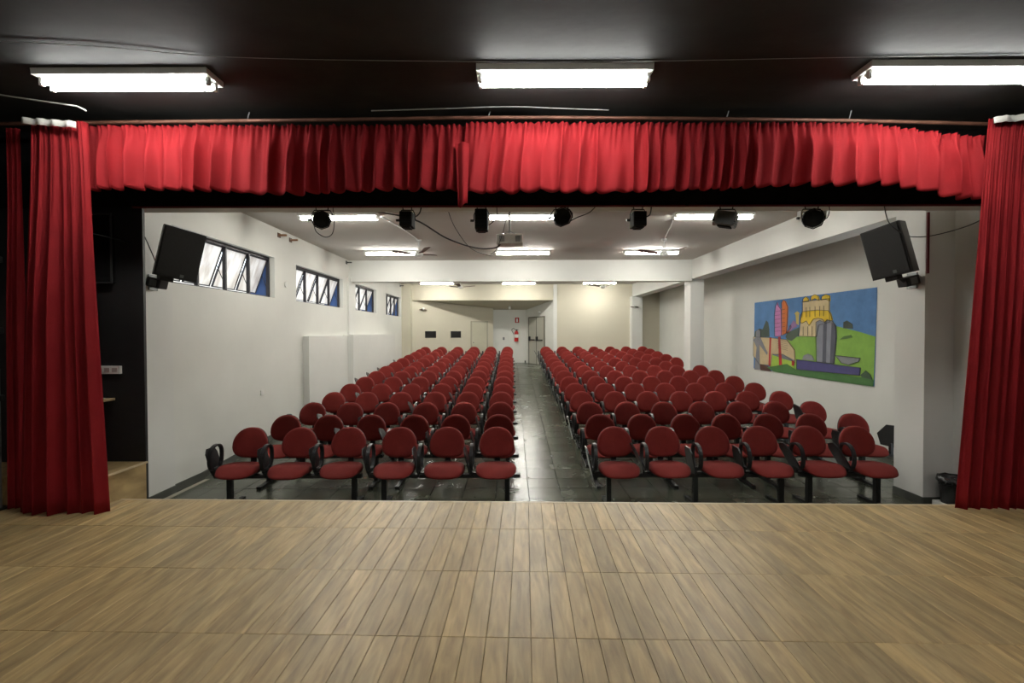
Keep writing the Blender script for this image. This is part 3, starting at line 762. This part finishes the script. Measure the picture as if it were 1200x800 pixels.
MURAL = [
    ('sky',[(11.342,2.66),(7.552,2.664),(7.572,1.896),(7.919,1.972),(8.458,2.07),(9.648,1.892),(11.381,1.863)]),
    ('green',[(9.987,1.875),(9.034,1.896),(8.458,2.07),(7.919,1.972),(7.572,1.896),(7.601,1.111),(9.648,1.132),(10.742,1.145)]),
    ('dark_grove',[(11.368,1.847),(11.323,1.994),(11.133,2.057),(10.979,2.04),(10.829,2.241),(10.742,2.192),(10.695,2.053),(10.684,1.869)]),
    ('dark_bush',[(10.062,1.875),(9.987,1.961),(9.671,2.044),(9.578,2.071),(9.601,1.906),(9.838,1.792),(9.987,1.818)]),
    ('pink',[(10.459,1.886),(10.47,2.336),(10.432,2.529),(10.361,2.614),(10.307,2.522),(10.202,2.444),(10.191,1.903),(10.34,1.881)]),
    ('orange',[(10.191,1.903),(10.191,2.443),(10.202,2.59),(10.139,2.65),(10.047,2.609),(9.962,2.489),(9.977,2.204),(10.012,1.961),(9.912,2.032),(9.863,2.117),(9.829,2.074),(9.937,1.97)]),
    ('purple_tower',[(9.937,2.047),(9.848,2.145),(9.78,2.213),(9.704,2.17),(9.648,2.086),(9.79,2.045),(9.887,1.989)]),
    ('yellow_spire',[(9.752,2.344),(9.648,2.39),(9.564,2.342),(9.592,2.318),(9.601,2.112),(9.685,2.142),(9.704,2.323)]),
    ('castle',[(9.532,2.166),(9.464,2.395),(9.464,2.571),(8.66,2.569),(8.66,2.358),(8.642,2.147),(8.953,2.102),(9.014,1.884),(9.578,1.892)]),
    ('roof1',[(9.464,2.558),(9.441,2.624),(9.353,2.658),(9.278,2.613),(9.257,2.558)]),
    ('roof2',[(9.21,2.568),(9.193,2.646),(9.075,2.676),(8.973,2.637),(8.941,2.55),(9.075,2.598)]),
    ('roof3',[(8.893,2.56),(8.873,2.622),(8.763,2.652),(8.649,2.623),(8.642,2.523),(8.756,2.563)]),
    ('roof4',[(9.532,2.166),(9.532,2.275),(9.464,2.368),(9.287,2.379),(8.993,2.381),(8.698,2.36),(8.623,2.307),(8.574,2.182),(8.642,2.171),(8.717,2.198),(8.775,2.137),(8.833,2.201),(8.953,2.23),(9.117,2.214),(9.244,2.094),(9.331,2.188),(9.464,2.143)]),
    ('pillar',[(9.034,1.896),(9.034,2.155),(8.933,2.191),(8.794,2.15),(8.698,2.185),(8.586,2.17),(8.494,2.095),(8.465,1.9),(8.523,1.411),(9.014,1.419)]),
    ('pillar_dark1',[(8.853,1.421),(8.833,2.1),(8.736,2.149),(8.748,1.417)]),
    ('pillar_dark2',[(8.642,1.409),(8.604,2.146),(8.487,2.083),(8.472,1.852),(8.523,1.411)]),
    ('rock',[(8.299,2.032),(8.299,2.139),(8.213,2.166),(8.08,2.1),(8.07,2.026)]),
    ('boulder',[(9.473,1.432),(9.419,1.516),(9.287,1.556),(9.159,1.528),(9.084,1.435)]),
    ('slab',[(8.476,1.56),(7.888,1.543),(7.919,1.484),(8.146,1.417),(8.334,1.436)]),
    ('leaf',[(8.386,1.841),(8.282,1.897),(8.113,1.921),(8.08,1.88),(8.213,1.855)]),
    ('house',[(11.368,1.864),(10.684,1.854),(9.987,1.818),(9.718,1.613),(9.695,1.364),(10.139,1.511),(10.542,1.493),(10.599,1.241),(11.101,1.245),(11.368,1.424)]),
    ('house_under',[(10.542,1.493),(10.139,1.511),(9.695,1.405),(9.79,1.38),(10.191,1.421)]),
    ('house_grass',[(10.599,1.232),(10.542,1.478),(10.191,1.421),(9.79,1.38),(9.742,1.221),(10.57,1.189)]),
    ('post1',[(10.667,1.86),(10.593,1.861),(10.627,1.23),(10.707,1.225)]),
    ('post2',[(10.324,1.872),(10.244,1.879),(10.16,1.262),(10.281,1.245)]),
    ('post3',[(9.814,1.399),(9.732,1.395),(9.742,1.291),(9.819,1.294)]),
    ('figure',[(11.259,1.994),(11.164,2.041),(11.071,2.002),(11.071,1.866),(10.742,1.515),(10.771,1.467),(11.101,1.691),(11.071,1.12),(11.323,1.101),(11.227,1.623),(11.387,1.798),(11.259,1.864)]),
    ('brown',[(11.071,1.247),(10.742,1.222),(10.599,1.111),(11.04,1.107)]),
    ('blue_wall',[(9.638,1.428),(7.881,1.385),(7.894,1.26),(9.638,1.229)]),
    ('dark_green',[(10.771,1.19),(9.987,1.317),(9.695,1.225),(8.642,1.243),(7.888,1.226),(7.764,1.26),(7.601,1.209),(7.601,1.111),(8.794,1.104),(10.487,1.12)]),
    ('corner_bush',[(7.881,1.261),(7.764,1.349),(7.66,1.291),(7.622,1.218),(7.825,1.232)]),
]
ink = mat('mural_ink', (.03, .03, .035), .7)
G().prism([(11.35 - 9.45, 2.665 - 1.1), (7.55 - 9.45, 2.665 - 1.1), (7.59 - 9.45, 1.112 - 1.1), (11.38 - 9.45, 1.128 - 1.1)], 'x', -.006, 0).obj('canvas', mat('mural_canvas', MC['sky'], .75, var=.15, vscale=4), mu)
layer = 0
groups = {'painted_sky': [], }
for key, poly in MURAL:
    if key == 'sky': continue
    layer += 1
    nm = MN.get(key)
    if nm is None:
        nm = {'dark_grove': 'painted_trees', 'dark_bush': 'painted_trees', 'purple_tower': 'painted_purple_tower', 'yellow_spire': 'painted_spire', 'roof1': 'painted_dome', 'roof2': 'painted_dome',
              'roof3': 'painted_dome', 'roof4': 'painted_roof', 'pillar_dark1': 'painted_pillar_stripe', 'pillar_dark2': 'painted_pillar_stripe', 'rock': 'painted_rock', 'boulder': 'painted_boulder', 'slab': 'painted_slab',
              'leaf': 'painted_leaf', 'house_under': 'painted_underside', 'house_grass': 'painted_lawn', 'post1': 'painted_post', 'post2': 'painted_post', 'post3': 'painted_post', 'brown': 'painted_soil', 'corner_bush': 'painted_bush'}[key]
    m = mat('mural_' + key.rstrip('1234'), MC[key], .75, var=.12, vscale=5)
    x = -.006 - layer * .0004
    pl = [(a - 9.45, b_ - 1.1) for a, b_ in poly]
    o = G().prism(pl, 'x', x, -.005).obj(nm, m, mu)
def inkline(pts, r=.006):
    return G().tube([(-.0215, a - 9.45, b_ - 1.1) for a, b_ in pts], r, 4)
gi = G()
def addink(pts, r=.006):
    q = inkline(pts, r); gi.add(q.v, q.f)
d = dict(MURAL)
for key in ('castle', 'roof4', 'pink', 'orange', 'house', 'pillar', 'slab', 'blue_wall', 'roof2', 'roof3', 'roof1'):
    addink(d[key] + [d[key][0]], .0045)
cz = [z for _, z in d['castle']]; cy = [y for y, _ in d['castle']]
for f in (.12, .26, .38, .55, .70, .82):
    y = max(cy) + (min(cy) - max(cy)) * f
    addink([(y, 2.26), (y, 2.45)], .004)
for f in (.16, .32, .46): addink([(max(cy) + (min(cy) - max(cy)) * f, 1.90), (max(cy) + (min(cy) - max(cy)) * f, 2.08)], .004)
for k in range(6): addink([(10.46 - .0 * k, 1.99 + k * .085), (10.24, 2.0 + k * .085)], .004)
for k in range(6): addink([(10.20, 1.99 + k * .09), (10.06, 2.0 + k * .09)], .004)
for k in range(7): addink([(10.35, 1.82 - k * .03), (9.95, 1.79 - k * .032)], .003)
gi.obj('ink_outline', ink, mu)

# ------------------------------------------------------------------ back of the hall
def on_wall(mtx, name, cat, label, x0, x1, z0, z1, **k): pass
for i, (a, b_) in enumerate(((.525, .99), (1.62, 2.08))):
    w = bpy.data.objects.new('window_%d' % (5 + i), None); COL.objects.link(w); w['kind'] = 'structure'
    w.matrix_world = AW @ Matrix.Translation((a, 0, 1.79))
    L = b_ - a
    G().box(0, L, -.004, .0, 0, .27).obj('dark_pane', mat('booth_glass', (.006, .006, .007), .15), w)
    g = G().box(-.02, L + .02, -.015, 0, -.02, 0).box(-.02, L + .02, -.015, 0, .27, .29).box(-.02, 0, -.015, 0, 0, .27).box(L, L + .02, -.015, 0, 0, .27)
    g.obj('window_frame', M_WALL2, w)
dr = bpy.data.objects.new('door_1', None); COL.objects.link(dr); dr['kind'] = 'structure'; dr.matrix_world = AW @ Matrix.Translation((2.55, 0, .69))
G().box(0.03, .73, -.012, 0, 0, 1.74).obj('door_leaf', M_DOOR, dr)
G().box(-.02, .03, -.03, 0, 0, 1.79).box(.73, .78, -.03, 0, 0, 1.79).box(.03, .73, -.03, 0, 1.74, 1.79).obj('door_frame', mat('door_frame_paint', (.36, .34, .26), .5), dr)
G().cyl((.09, -.012, .9), (.09, -.06, .9), .018, n=10).obj('door_handle', M_GREYM, dr)
# exit doors on the other angled wall (local -y side faces the hall)
dr = bpy.data.objects.new('door_2', None); COL.objects.link(dr); dr['kind'] = 'structure'; dr.matrix_world = AR @ Matrix.Translation((.25, 0, .69))
DL = 1.45; DH = 1.92
for k in range(2):
    lf = G().rbox(.05 + k * (DL/2 - .04), DL/2 - .0 + k * (DL/2 - .05), -.02, 0, 0, DH, .004).obj('door_leaf', M_DOORD, dr)
    x = .1 + k * (DL/2 - .04)
    G().box(x, x + DL/2 - .2, -.075, -.05, .98, 1.02).obj('push_bar', M_STEEL, lf)
    G().rbox(x - .02, x + .08, -.09, -.02, .96, 1.14, .01).obj('latch_box', M_SHELL, lf)
G().box(DL/2 - .012, DL/2 + .012, -.024, -.019, 0, DH).obj('door_gap', M_CLOTHB, dr)
G().box(0, .05, -.04, 0, 0, DH + .05).box(DL - .05, DL, -.04, 0, 0, DH + .05).box(.05, DL - .05, -.04, 0, DH, DH + .05).obj('door_frame', mat('door_frame_dark', (.17, .16, .13), .5), dr)
t = tag(G().rbox(1.1, 1.25, -.10, 0, 2.80 - .69, 2.86 - .69, .01, mtx=Matrix.Identity(4)).obj('door_closer', M_WHITEM), 'small white fitting above the exit doors', 'fitting'); t.matrix_world = AR @ Matrix.Translation((.1, 0, .69))
dr = bpy.data.objects.new('door_3', None); COL.objects.link(dr); dr['kind'] = 'structure'; dr.location = (-.55, 21.0, .69)
G().box(0, 1.02, -.02, 0, 0, 2.05).obj('door_leaf', M_WALL, dr)
G().box(1.02, 1.09, -.04, 0, 0, 2.12).box(-.07, 0, -.04, 0, 0, 2.12).box(0, 1.02, -.04, 0, 2.05, 2.12).obj('door_frame', M_WALL, dr)

t = thing('fire_extinguisher', 'red fire extinguisher on the corridor wall under the red sign', 'fire extinguisher', (.19, 20.86, 1.62))
G().lathe([(0, 0), (.085, 0), (.09, .02), (.09, .36), (.06, .43), (.03, .45), (0, .45)], n=16).obj('cylinder', M_FIRE, t)
G().lathe([(.0915, .16), (.0915, .30)], n=16).obj('white_label', M_WHITEP, t)
G().rbox(-.03, .05, -.02, .02, .45, .50, .005).box(-.02, .10, -.01, .01, .50, .515).obj('valve', M_STEEL, t)
G().tube(spline([(-.02, -.02, .47), (-.12, -.02, .56), (-.20, -.02, .50), (-.16, -.02, .40), (-.11, -.02, .30)], 6), .012, 6).obj('hose', M_STEEL, t)
G().box(-.03, .03, .09, .14, .30, .36).obj('wall_hook', M_STEEL, t)
t = thing('safety_sign', 'small red and white extinguisher sign on the corridor wall', 'sign', (.22, 20.98, 2.42))
G().box(-.09, .09, -.006, 0, 0, .23).obj('plate', M_SIGNR, t)
G().prism([(-.025, .03), (.03, .03), (.035, .13), (.02, .19), (-.015, .19), (-.03, .13)], 'y', -.009, -.006).obj('pictogram', M_WHITEP, t)
tag(G().rbox(-.04, .04, -.012, 0, -.06, .06, .003).obj('light_switch', M_VENT, loc=(-.36, 20.98, 1.74)), 'small dark switch plate on the corridor wall', 'switch')
t = thing('bulb_light', 'bare white bulb under the corridor soffit', 'lamp', (-.1, 20.0, 3.09))
G().lathe([(0, 0), (.05, 0), (.05, -.04), (0, -.04)], n=12).obj('socket', M_WHITEM, t)
G().lathe([(.03, -.04), (.06, -.09), (.05, -.13), (0, -.15)], n=12).obj('bulb', M_WHITEP, t)

# small fittings on the window wall
for y, z, lab in ((8.75, 3.74, 'brown wooden bracket high on the window wall, nearest to the stage'), (9.2, 3.74, 'brown wooden bracket high on the window wall, second from the stage'),
                  (12.3, 3.77, 'dark bracket at the end of the cross beam on the window wall'), (18.2, 3.76, 'dark bracket high on the window wall near the back')):
    t = thing('wall_bracket', lab, 'bracket', (XL, y, z))
    G().box(0, .012, -.05, .05, -.04, .04).obj('plate', M_BROWN if y < 10 else M_STEEL, t)
    G().box(.012, .14, -.02, .02, -.015, .015).obj('arm', mat('bracket_wood', (.24, .11, .05), .6) if y < 10 else M_STEEL, t)
tag(G().cyl((0, 0, 0), (.012, 0, 0), .055, n=20).obj('cover_plate', M_BEAM, loc=(XL, 9.0, 2.88)), 'round white cover plate between the first two windows', 'cover plate')
tag(G().rbox(0, .012, -.05, .05, -.04, .04, .003).obj('wall_socket', M_WHITEM, loc=(XL, 8.1, .98)), 'white power socket low on the window wall', 'socket')

# ------------------------------------------------------------------ backstage corner by the platform
t = thing('power_strip', 'white row of power sockets on the black wall', 'power strip', (-3.78, 4.56, 1.59))
G().rbox(-.28, .10, -.03, 0, 0, .075, .004).obj('casing', M_WHITEP, t)
for k in range(5): G().box(-.26 + k * .072, -.21 + k * .072, -.034, -.03, .018, .057).obj('socket', mat('socket_face', (.42, .36, .34), .5), t)
t = thing('wall_shelf', 'small pale wooden shelf on the black wall', 'shelf', (-3.83, 4.56, 1.34))
G().rbox(-.28, .08, -.18, 0, 0, .022, .003).obj('board', M_BLADE, t)
G().prism([(-.14, 0), (0, 0), (0, -.12)], 'x', -.12, -.10).obj('bracket', M_STEEL, t)
t = tag(G().box(-.12, .05, -.12, 0, 0, .006).obj('paper_sheet', M_WHITEP, loc=(-3.86, 4.52, 1.362)), 'white paper lying on the small wooden shelf', 'paper')
tag(G().rbox(-.16, .12, -.08, .06, 0, .035, .01).obj('stage_box', M_SHELL, loc=(-3.80, 4.22, .76)), 'flat black box on the raised platform beside the curtain', 'box')
t = thing('wall_panel', 'black equipment panel with a grey rim on the black wall', 'panel', (-3.85, 4.56, 2.45))
G().box(-.4, .12, -.05, 0, 0, .62).obj('cabinet', M_CLOTHB, t)
g = G().box(-.4, .135, -.06, -.05, -.015, 0).box(-.4, .135, -.06, -.05, .62, .635).box(.12, .135, -.06, -.05, 0, .62); g.obj('rim', mat('panel_rim', (.03, .03, .03), .4), t)
t = thing('patch_panel', 'narrow black strip with white tabs beside the gathered curtain', 'patch panel', (-3.565, 4.06, 2.62))
G().box(-.03, .0, 0, .03, 0, .52).obj('strip', M_CLOTHB, t)
for k in range(7): G().box(0, .03, .005, .012, .02 + k * .075 + (.02 if k > 2 else 0), .032 + k * .075 + (.02 if k > 2 else 0)).obj('tab', M_WHITEP, t)
G().box(-.03, -.02, .0, .5, .2, .21).obj('support_arm', M_CLOTHB, t)
t = thing('scaffold_pole', 'grey vertical pole behind the curtains at the edge of the stage', 'pole', (-4.28, 4.00, ZST))
G().cyl((0, 0, 0), (0, 0, 2.85), .026, n=14).obj('tube', M_GALV, t)
for z in (.9, 1.46, 2.05): G().rbox(-.04, .04, -.04, .04, z, z + .05, .008).obj('clamp', M_STEEL, t)
G().box(-.06, .06, -.06, .06, 0, .012).obj('base_plate', M_STEEL, t)
t = thing('dark_flat', 'black scenery flat behind the grey pole', 'scenery flat', (-5.0, 4.53, ZST + .253))
G().box(-.55, .5, 0, .02, 0, 2.60).obj('panel', M_BLACKW, t)
G().box(-.55, .5, -.012, 0, 2.55, 2.61).obj('top_rail', M_CLOTHB, t)

# waste bin on a white plinth beside the pillar
tag(G().rbox(-.13, .13, -.12, .12, 0, .09, .006).obj('plinth', M_BEAM, loc=(4.83, 5.27, 0)), 'low white block under the waste bin', 'plinth')
t = thing('waste_bin', 'black round waste bin with a liner beside the white pillar', 'bin', (4.83, 5.27, .09))
G().lathe([(0, 0), (.105, 0), (.13, .27), (.138, .28), (.130, .285), (.122, .27), (.1, .02), (0, .02)], n=24).obj('bucket', M_BIN, t)
g = G(); rnd = random.Random(4); prof = []
V_ = []; n = 28
for r, z in ((.122, .20), (.126, .292), (.138, .292), (.144, .24)):
    for j in range(n):
        a = 2 * PI * j / n; rr = r + rnd.uniform(0, .006); V_.append((rr * math.cos(a), rr * math.sin(a), z + rnd.uniform(-.008, .008)))
g.add(V_, [(i*n + j, i*n + (j+1) % n, (i+1)*n + (j+1) % n, (i+1)*n + j) for i in range(3) for j in range(n)], 0, True)
g.obj('bin_liner', M_BAG, t)

# ------------------------------------------------------------------ chairs
def cushion(prof, outline, mtx=None):
    """closed pillow: prof = [(scale, offset)...] from back centre to front centre; outline = list of (u, v)"""
    g = G(); n = len(outline); V_ = []; F = []
    rings = [p for p in prof if p[0] > 0]
    cu = sum(p[0] for p in outline) / n; cv = sum(p[1] for p in outline) / n
    for s, o in rings:
        for u, v in outline: V_.append(Vector((cu + (u - cu) * s, o, cv + (v - cv) * s)))
    for i in range(len(rings) - 1):
        for j in range(n): F.append((i*n + j, i*n + (j+1) % n, (i+1)*n + (j+1) % n, (i+1)*n + j))
    a = len(V_); V_.append(Vector((cu, prof[0][1], cv))); b = len(V_); V_.append(Vector((cu, prof[-1][1], cv)))
    F += [(a, (j+1) % n, j) for j in range(n)]; k = (len(rings) - 1) * n
    F += [(b, k + j, k + (j+1) % n) for j in range(n)]
    return V_, F
def back_outline():
    # rounded egg, wider low down: u across, v up (0 = lower edge)
    pts = []; n = 36
    for i in range(n):
        t = 2 * PI * i / n; c = math.cos(t); s = math.sin(t)
        e = .66 if s < 0 else .86
        u = math.copysign(abs(c) ** e, c); v = math.copysign(abs(s) ** (.68 if s < 0 else .86), s)
        w = .208 * (1 - .15 * smoothstep(-.3, 1, v))
        pts.append((u * w, .178 + v * .178))
    return pts
def make_chair():
    t = thing('auditorium_chair', '', 'chair', (0, 0, 0))
    # back rest (local +y is the rear)
    V_, F = cushion([(0, .030), (.86, .030), (.97, .022), (1, .004), (.985, -.012), (.93, -.026), (.80, -.036), (.5, -.040), (0, -.041)], back_outline())
    W = []
    for v in V_:
        v.y += -.045 * (v.x / .21) ** 2                      # wraps round the sitter
        v.y += .02 * math.cos((v.z - .15) * 6) - .02
        q = Matrix.Translation((0, .205, .118)) @ Matrix.Rotation(math.radians(-9), 4, 'X') @ v
        W.append(q)
    o_back = G().add(W, F, 0, True).obj('backrest', M_FAB, t)
    V_, F = cushion([(0, .052), (.80, .050), (.95, .040), (.99, .028), (.9, .020), (0, .02)], back_outline())
    W = []
    for v in V_:
        v.y += -.045 * (v.x / .21) ** 2
        W.append(Matrix.Translation((0, .205, .118)) @ Matrix.Rotation(math.radians(-9), 4, 'X') @ v)
    G().add(W, F, 0, True).obj('back_shell', M_SHELL, o_back)
    # seat: u across, v depth; pillow axis is z
    out = []; n = 36
    for i in range(n):
        a = 2 * PI * i / n; c = math.cos(a); s = math.sin(a)
        u = math.copysign(abs(c) ** .72, c) * (.228 if s < 0 else .228 - .03 * abs(s)); v = math.copysign(abs(s) ** .72, s) * .215
        out.append((u, v))
    V_, F = cushion([(0, .018), (.86, .018), (.96, .026), (1, .042), (.985, .062), (.93, .080), (.78, .092), (.45, .097), (0, .098)], out)
    W = []
    for v in V_:
        x, z, y = v.x, v.y, v.z
        z -= .045 * smoothstep(-.02, -.22, y) * (z / .1) if z > .0 else 0
        if y < -.1: z -= .022 * smoothstep(-.1, -.215, y)
        z += .010 * (x / .23) ** 2 * (1 if z > .05 else 0)
        W.append((x, y - .035, z))
    o_seat = G().add(W, F, 0, True).obj('seat', M_FAB, t)
    V_, F = cushion([(0, -.004), (.72, -.004), (.92, .008), (.985, .028), (.9, .034), (0, .034)], out)
    W = []
    for v in V_:
        x, z, y = v.x, v.y, v.z
        if y < -.1: z -= .022 * smoothstep(-.1, -.215, y)
        W.append((x, y - .035, z))
    G().add(W, F, 0, True).obj('seat_shell', M_SHELL, o_seat)
    g = G().box(-.09, .09, -.10, .10, -.012, .0)
    g.obj('mounting_plate', M_STEEL, t)
    # flat bar that carries the back rest
    pts = [(0, .02, -.008), (0, .17, -.008), (0, .238, .012), (0, .262, .07), (0, .262, .16), (0, .285, .24)]
    V_ = []; F = []
    for i, p in enumerate(pts):
        a = Vector(pts[max(i-1, 0)]); b_ = Vector(pts[min(i+1, len(pts)-1)]); d_ = (b_ - a).normalized(); nrm = Vector((0, -d_.z, d_.y)) * .006
        for sx in (-.034, .034):
            for s in (-1, 1): V_.append(Vector(p) + Vector((sx, 0, 0)) + nrm * s)
    for i in range(len(pts) - 1):
        a = i * 4; b_ = a + 4
        F += [(a, b_, b_+1, a+1), (a+2, a+3, b_+3, b_+2), (a, a+2, b_+2, b_), (a+1, b_+1, b_+3, a+3)]
    F += [(0, 1, 3, 2), (4*(len(pts)-1), 4*(len(pts)-1)+2, 4*(len(pts)-1)+3, 4*(len(pts)-1)+1)]
    G().add(V_, F).obj('back_support', M_SHELL, t)
    # loop armrest: a D shaped flat band standing beside the seat
    ax = -.272
    arm = G(); n = 26; hw = .019; th = .011; V_ = []
    for i in range(n):
        a = 2 * PI * i / n; c = math.cos(a); s = math.sin(a)
        cy = math.copysign(abs(c) ** .85, c) * .122; cz = math.copysign(abs(s) ** .85, s) * .138
        if c > 0: cy *= .92
        cyo = -.03 + cy + .012 * s; czo = .185 + cz
        nr = Vector((0, c, s)).normalized() * th
        for sx, sr in ((-hw, 1), (hw, 1), (hw, -1), (-hw, -1)):
            V_.append((ax + sx, cyo + nr.y * sr, czo + nr.z * sr))
    F = [(i*4 + j, i*4 + (j+1) % 4, ((i+1) % n)*4 + (j+1) % 4, ((i+1) % n)*4 + j) for i in range(n) for j in range(4)]
    arm.add(V_, F, 0, False)
    o_arm = arm.obj('armrest', M_SHELL, t)
    G().rbox(-.285, -.10, -.055, .0, -.004, .014, .004).rbox(-.292, -.272, -.06, .01, -.004, .07, .004).obj('armrest_bracket', M_STEEL, o_arm)
    return t
def tablet(t, kind=0):
    """folded writing tablet hanging outside the arm loop"""
    poly = [(-.085, -.17), (.06, -.175), (.10, -.12), (.105, .09), (.07, .155), (-.05, .17), (-.095, .12), (-.11, -.08)]
    if kind == 0:   # folded down steeply outside the arm
        m = Matrix.Translation((-.325, .02, .125)) @ Matrix.Rotation(math.radians(-13), 4, 'Y') @ Matrix.Rotation(math.radians(8), 4, 'X')
    elif kind == 1: # leans further out
        m = Matrix.Translation((-.342, .0, .18)) @ Matrix.Rotation(math.radians(-26), 4, 'Y') @ Matrix.Rotation(math.radians(-10), 4, 'X')
    else:           # left standing up behind the arm
        m = Matrix.Translation((-.29, .05, .30)) @ Matrix.Rotation(math.radians(-24), 4, 'Y') @ Matrix.Rotation(math.radians(20), 4, 'X')
    o = G().prism(poly, 'x', -.007, .007, mtx=m).obj('writing_tablet', M_TABLET, [c for c in t.children if c.name.startswith('armrest')][0])
    return o
protos = []
for k in range(3):
    if k == 0:
        c0 = make_chair(); base_c = c0
    else:
        c0 = dup(base_c, (0, 0, 0), 0, skip=('writing_tablet',))
    protos.append(c0)
for k, p in enumerate(protos): tablet(p, k)
used = [False] * 3
ROWN = ['front row', 'second row', 'third row', 'fourth row', 'fifth row', 'sixth row', 'seventh row', 'eighth row', 'ninth row', 'tenth row',
        'eleventh row', 'twelfth row', 'thirteenth row', 'last row']
SEATN = ['at the aisle', 'second from the aisle', 'third from the aisle', 'fourth from the aisle', 'fifth from the aisle', 'sixth from the aisle', 'next to the wall']
LEFTX = [-.175, -.755, -1.335, -1.915, -2.495, -3.075]
RIGHTX = [1.20, 1.77, 2.34, 2.91, 3.48, 4.05, 4.62]
def row_y(k): return 5.67 + .88 * k
BEAMZ = .385
rnd = random.Random(99)
def put_chair(x, y, z, side, ri, si, kind):
    lab = 'red padded chair in the %s block, %s, %s' % (side, ROWN[ri], 'next to the wall' if (side == 'window-side' and si == 5) else SEATN[si])
    src = protos[kind]
    if not used[kind]: o = src; used[kind] = True
    else: o = dup(src)
    sl = slope if y - .2 > RAMP0 else 0
    o.location = (x, y - .205, z + BEAMZ); o.rotation_euler = (0, 0, rnd.uniform(-.025, .025))
    o['label'] = lab; o['group'] = 'red chairs in the %s block' % side; o['category'] = 'chair'
def beam(x0, x1, posts, y, z, label, group):
    yb = y - .215
    t = thing('seat_beam', label, 'seat beam', (0, yb, z), 0, group)
    t.location = ((x0 + x1) / 2, yb, z); cx = (x0 + x1) / 2
    G().rbox(x0 - cx, x1 - cx, -.035, .035, BEAMZ - .052, BEAMZ - .012, .004).obj('crossbar', M_STEEL, t)
    sl = slope if yb > RAMP0 else 0
    for p in posts:
        px = p - cx
        G().rbox(px - .026, px + .026, -.03, .03, .03, BEAMZ - .05, .003).obj('post', M_STEEL, t)
        m = Matrix.Rotation(sl, 4, 'X')
        g = G().prism([(-.27, .004), (-.27, .026), (-.06, .042), (.06, .042), (.27, .026), (.27, .004)], 'x', px - .024, px + .024, mtx=m)
        g.rbox(px - .028, px + .028, -.275, -.22, 0, .034, .005, mtx=m).rbox(px - .028, px + .028, .22, .275, 0, .034, .005, mtx=m)
        g.obj('foot', M_STEEL, t)
    return t
for k in range(14):
    y = row_y(k); z = fz(y - .2)
    for si, x in enumerate(LEFTX):
        kind = 1 if rnd.random() < .3 else 0
        put_chair(x + rnd.uniform(-.012, .012), y + rnd.uniform(-.01, .01), z, 'window-side', k, si, kind)
    cols = 6 if k in (0, 8) else 7
    for si in range(cols):
        kind = 1 if (rnd.random() < .3 or (k == 0 and si in (4, 5))) else 0
        if k == 2 and si == 6: kind = 2
        put_chair(RIGHTX[si] + rnd.uniform(-.012, .012), y + rnd.uniform(-.01, .01), z, 'mural-side', k, si, kind)
    R = ROWN[k]
    beam(-1.62, .09, (-1.455, -.06), y, z, 'black seat beam on two feet, window-side block, %s, aisle half' % R, 'black seat beams')
    beam(-3.36, -1.70, (-3.2, -1.79), y, z, 'black seat beam on two feet, window-side block, %s, wall half' % R, 'black seat beams')
    beam(.92, 3.18, (1.09, 2.07, 3.04), y, z, 'black seat beam on three feet, mural-side block, %s, aisle half' % R, 'black seat beams')
    beam(3.25, 4.32 if cols == 6 else 4.86, (3.36, 4.13) if cols == 6 else (3.36, 4.60), y, z, 'black seat beam on two feet, mural-side block, %s, wall half' % R, 'black seat beams')
# raised writing tablet and its arm at the wall end of the second row
t = thing('tablet_arm', 'raised black writing tablet beyond the wall end of the second row', 'writing tablet', (4.93, row_y(1) - .28, .36))
G().rbox(-.02, .02, -.02, .02, -.01, .16, .004).obj('arm_post', M_STEEL, t)
G().box(-.06, .0, -.02, .02, .0, .02).obj('arm_bracket', M_STEEL, t)
m = Matrix.Translation((-.01, 0, .25)) @ Matrix.Rotation(math.radians(62), 4, 'Z') @ Matrix.Rotation(math.radians(28), 4, 'X')
G().prism([(-.13, -.10), (.04, -.15), (.14, -.04), (.11, .11), (0, .16), (-.12, .10)], 'x', -.008, .008, mtx=m).obj('tablet_board', M_TABLET, t)
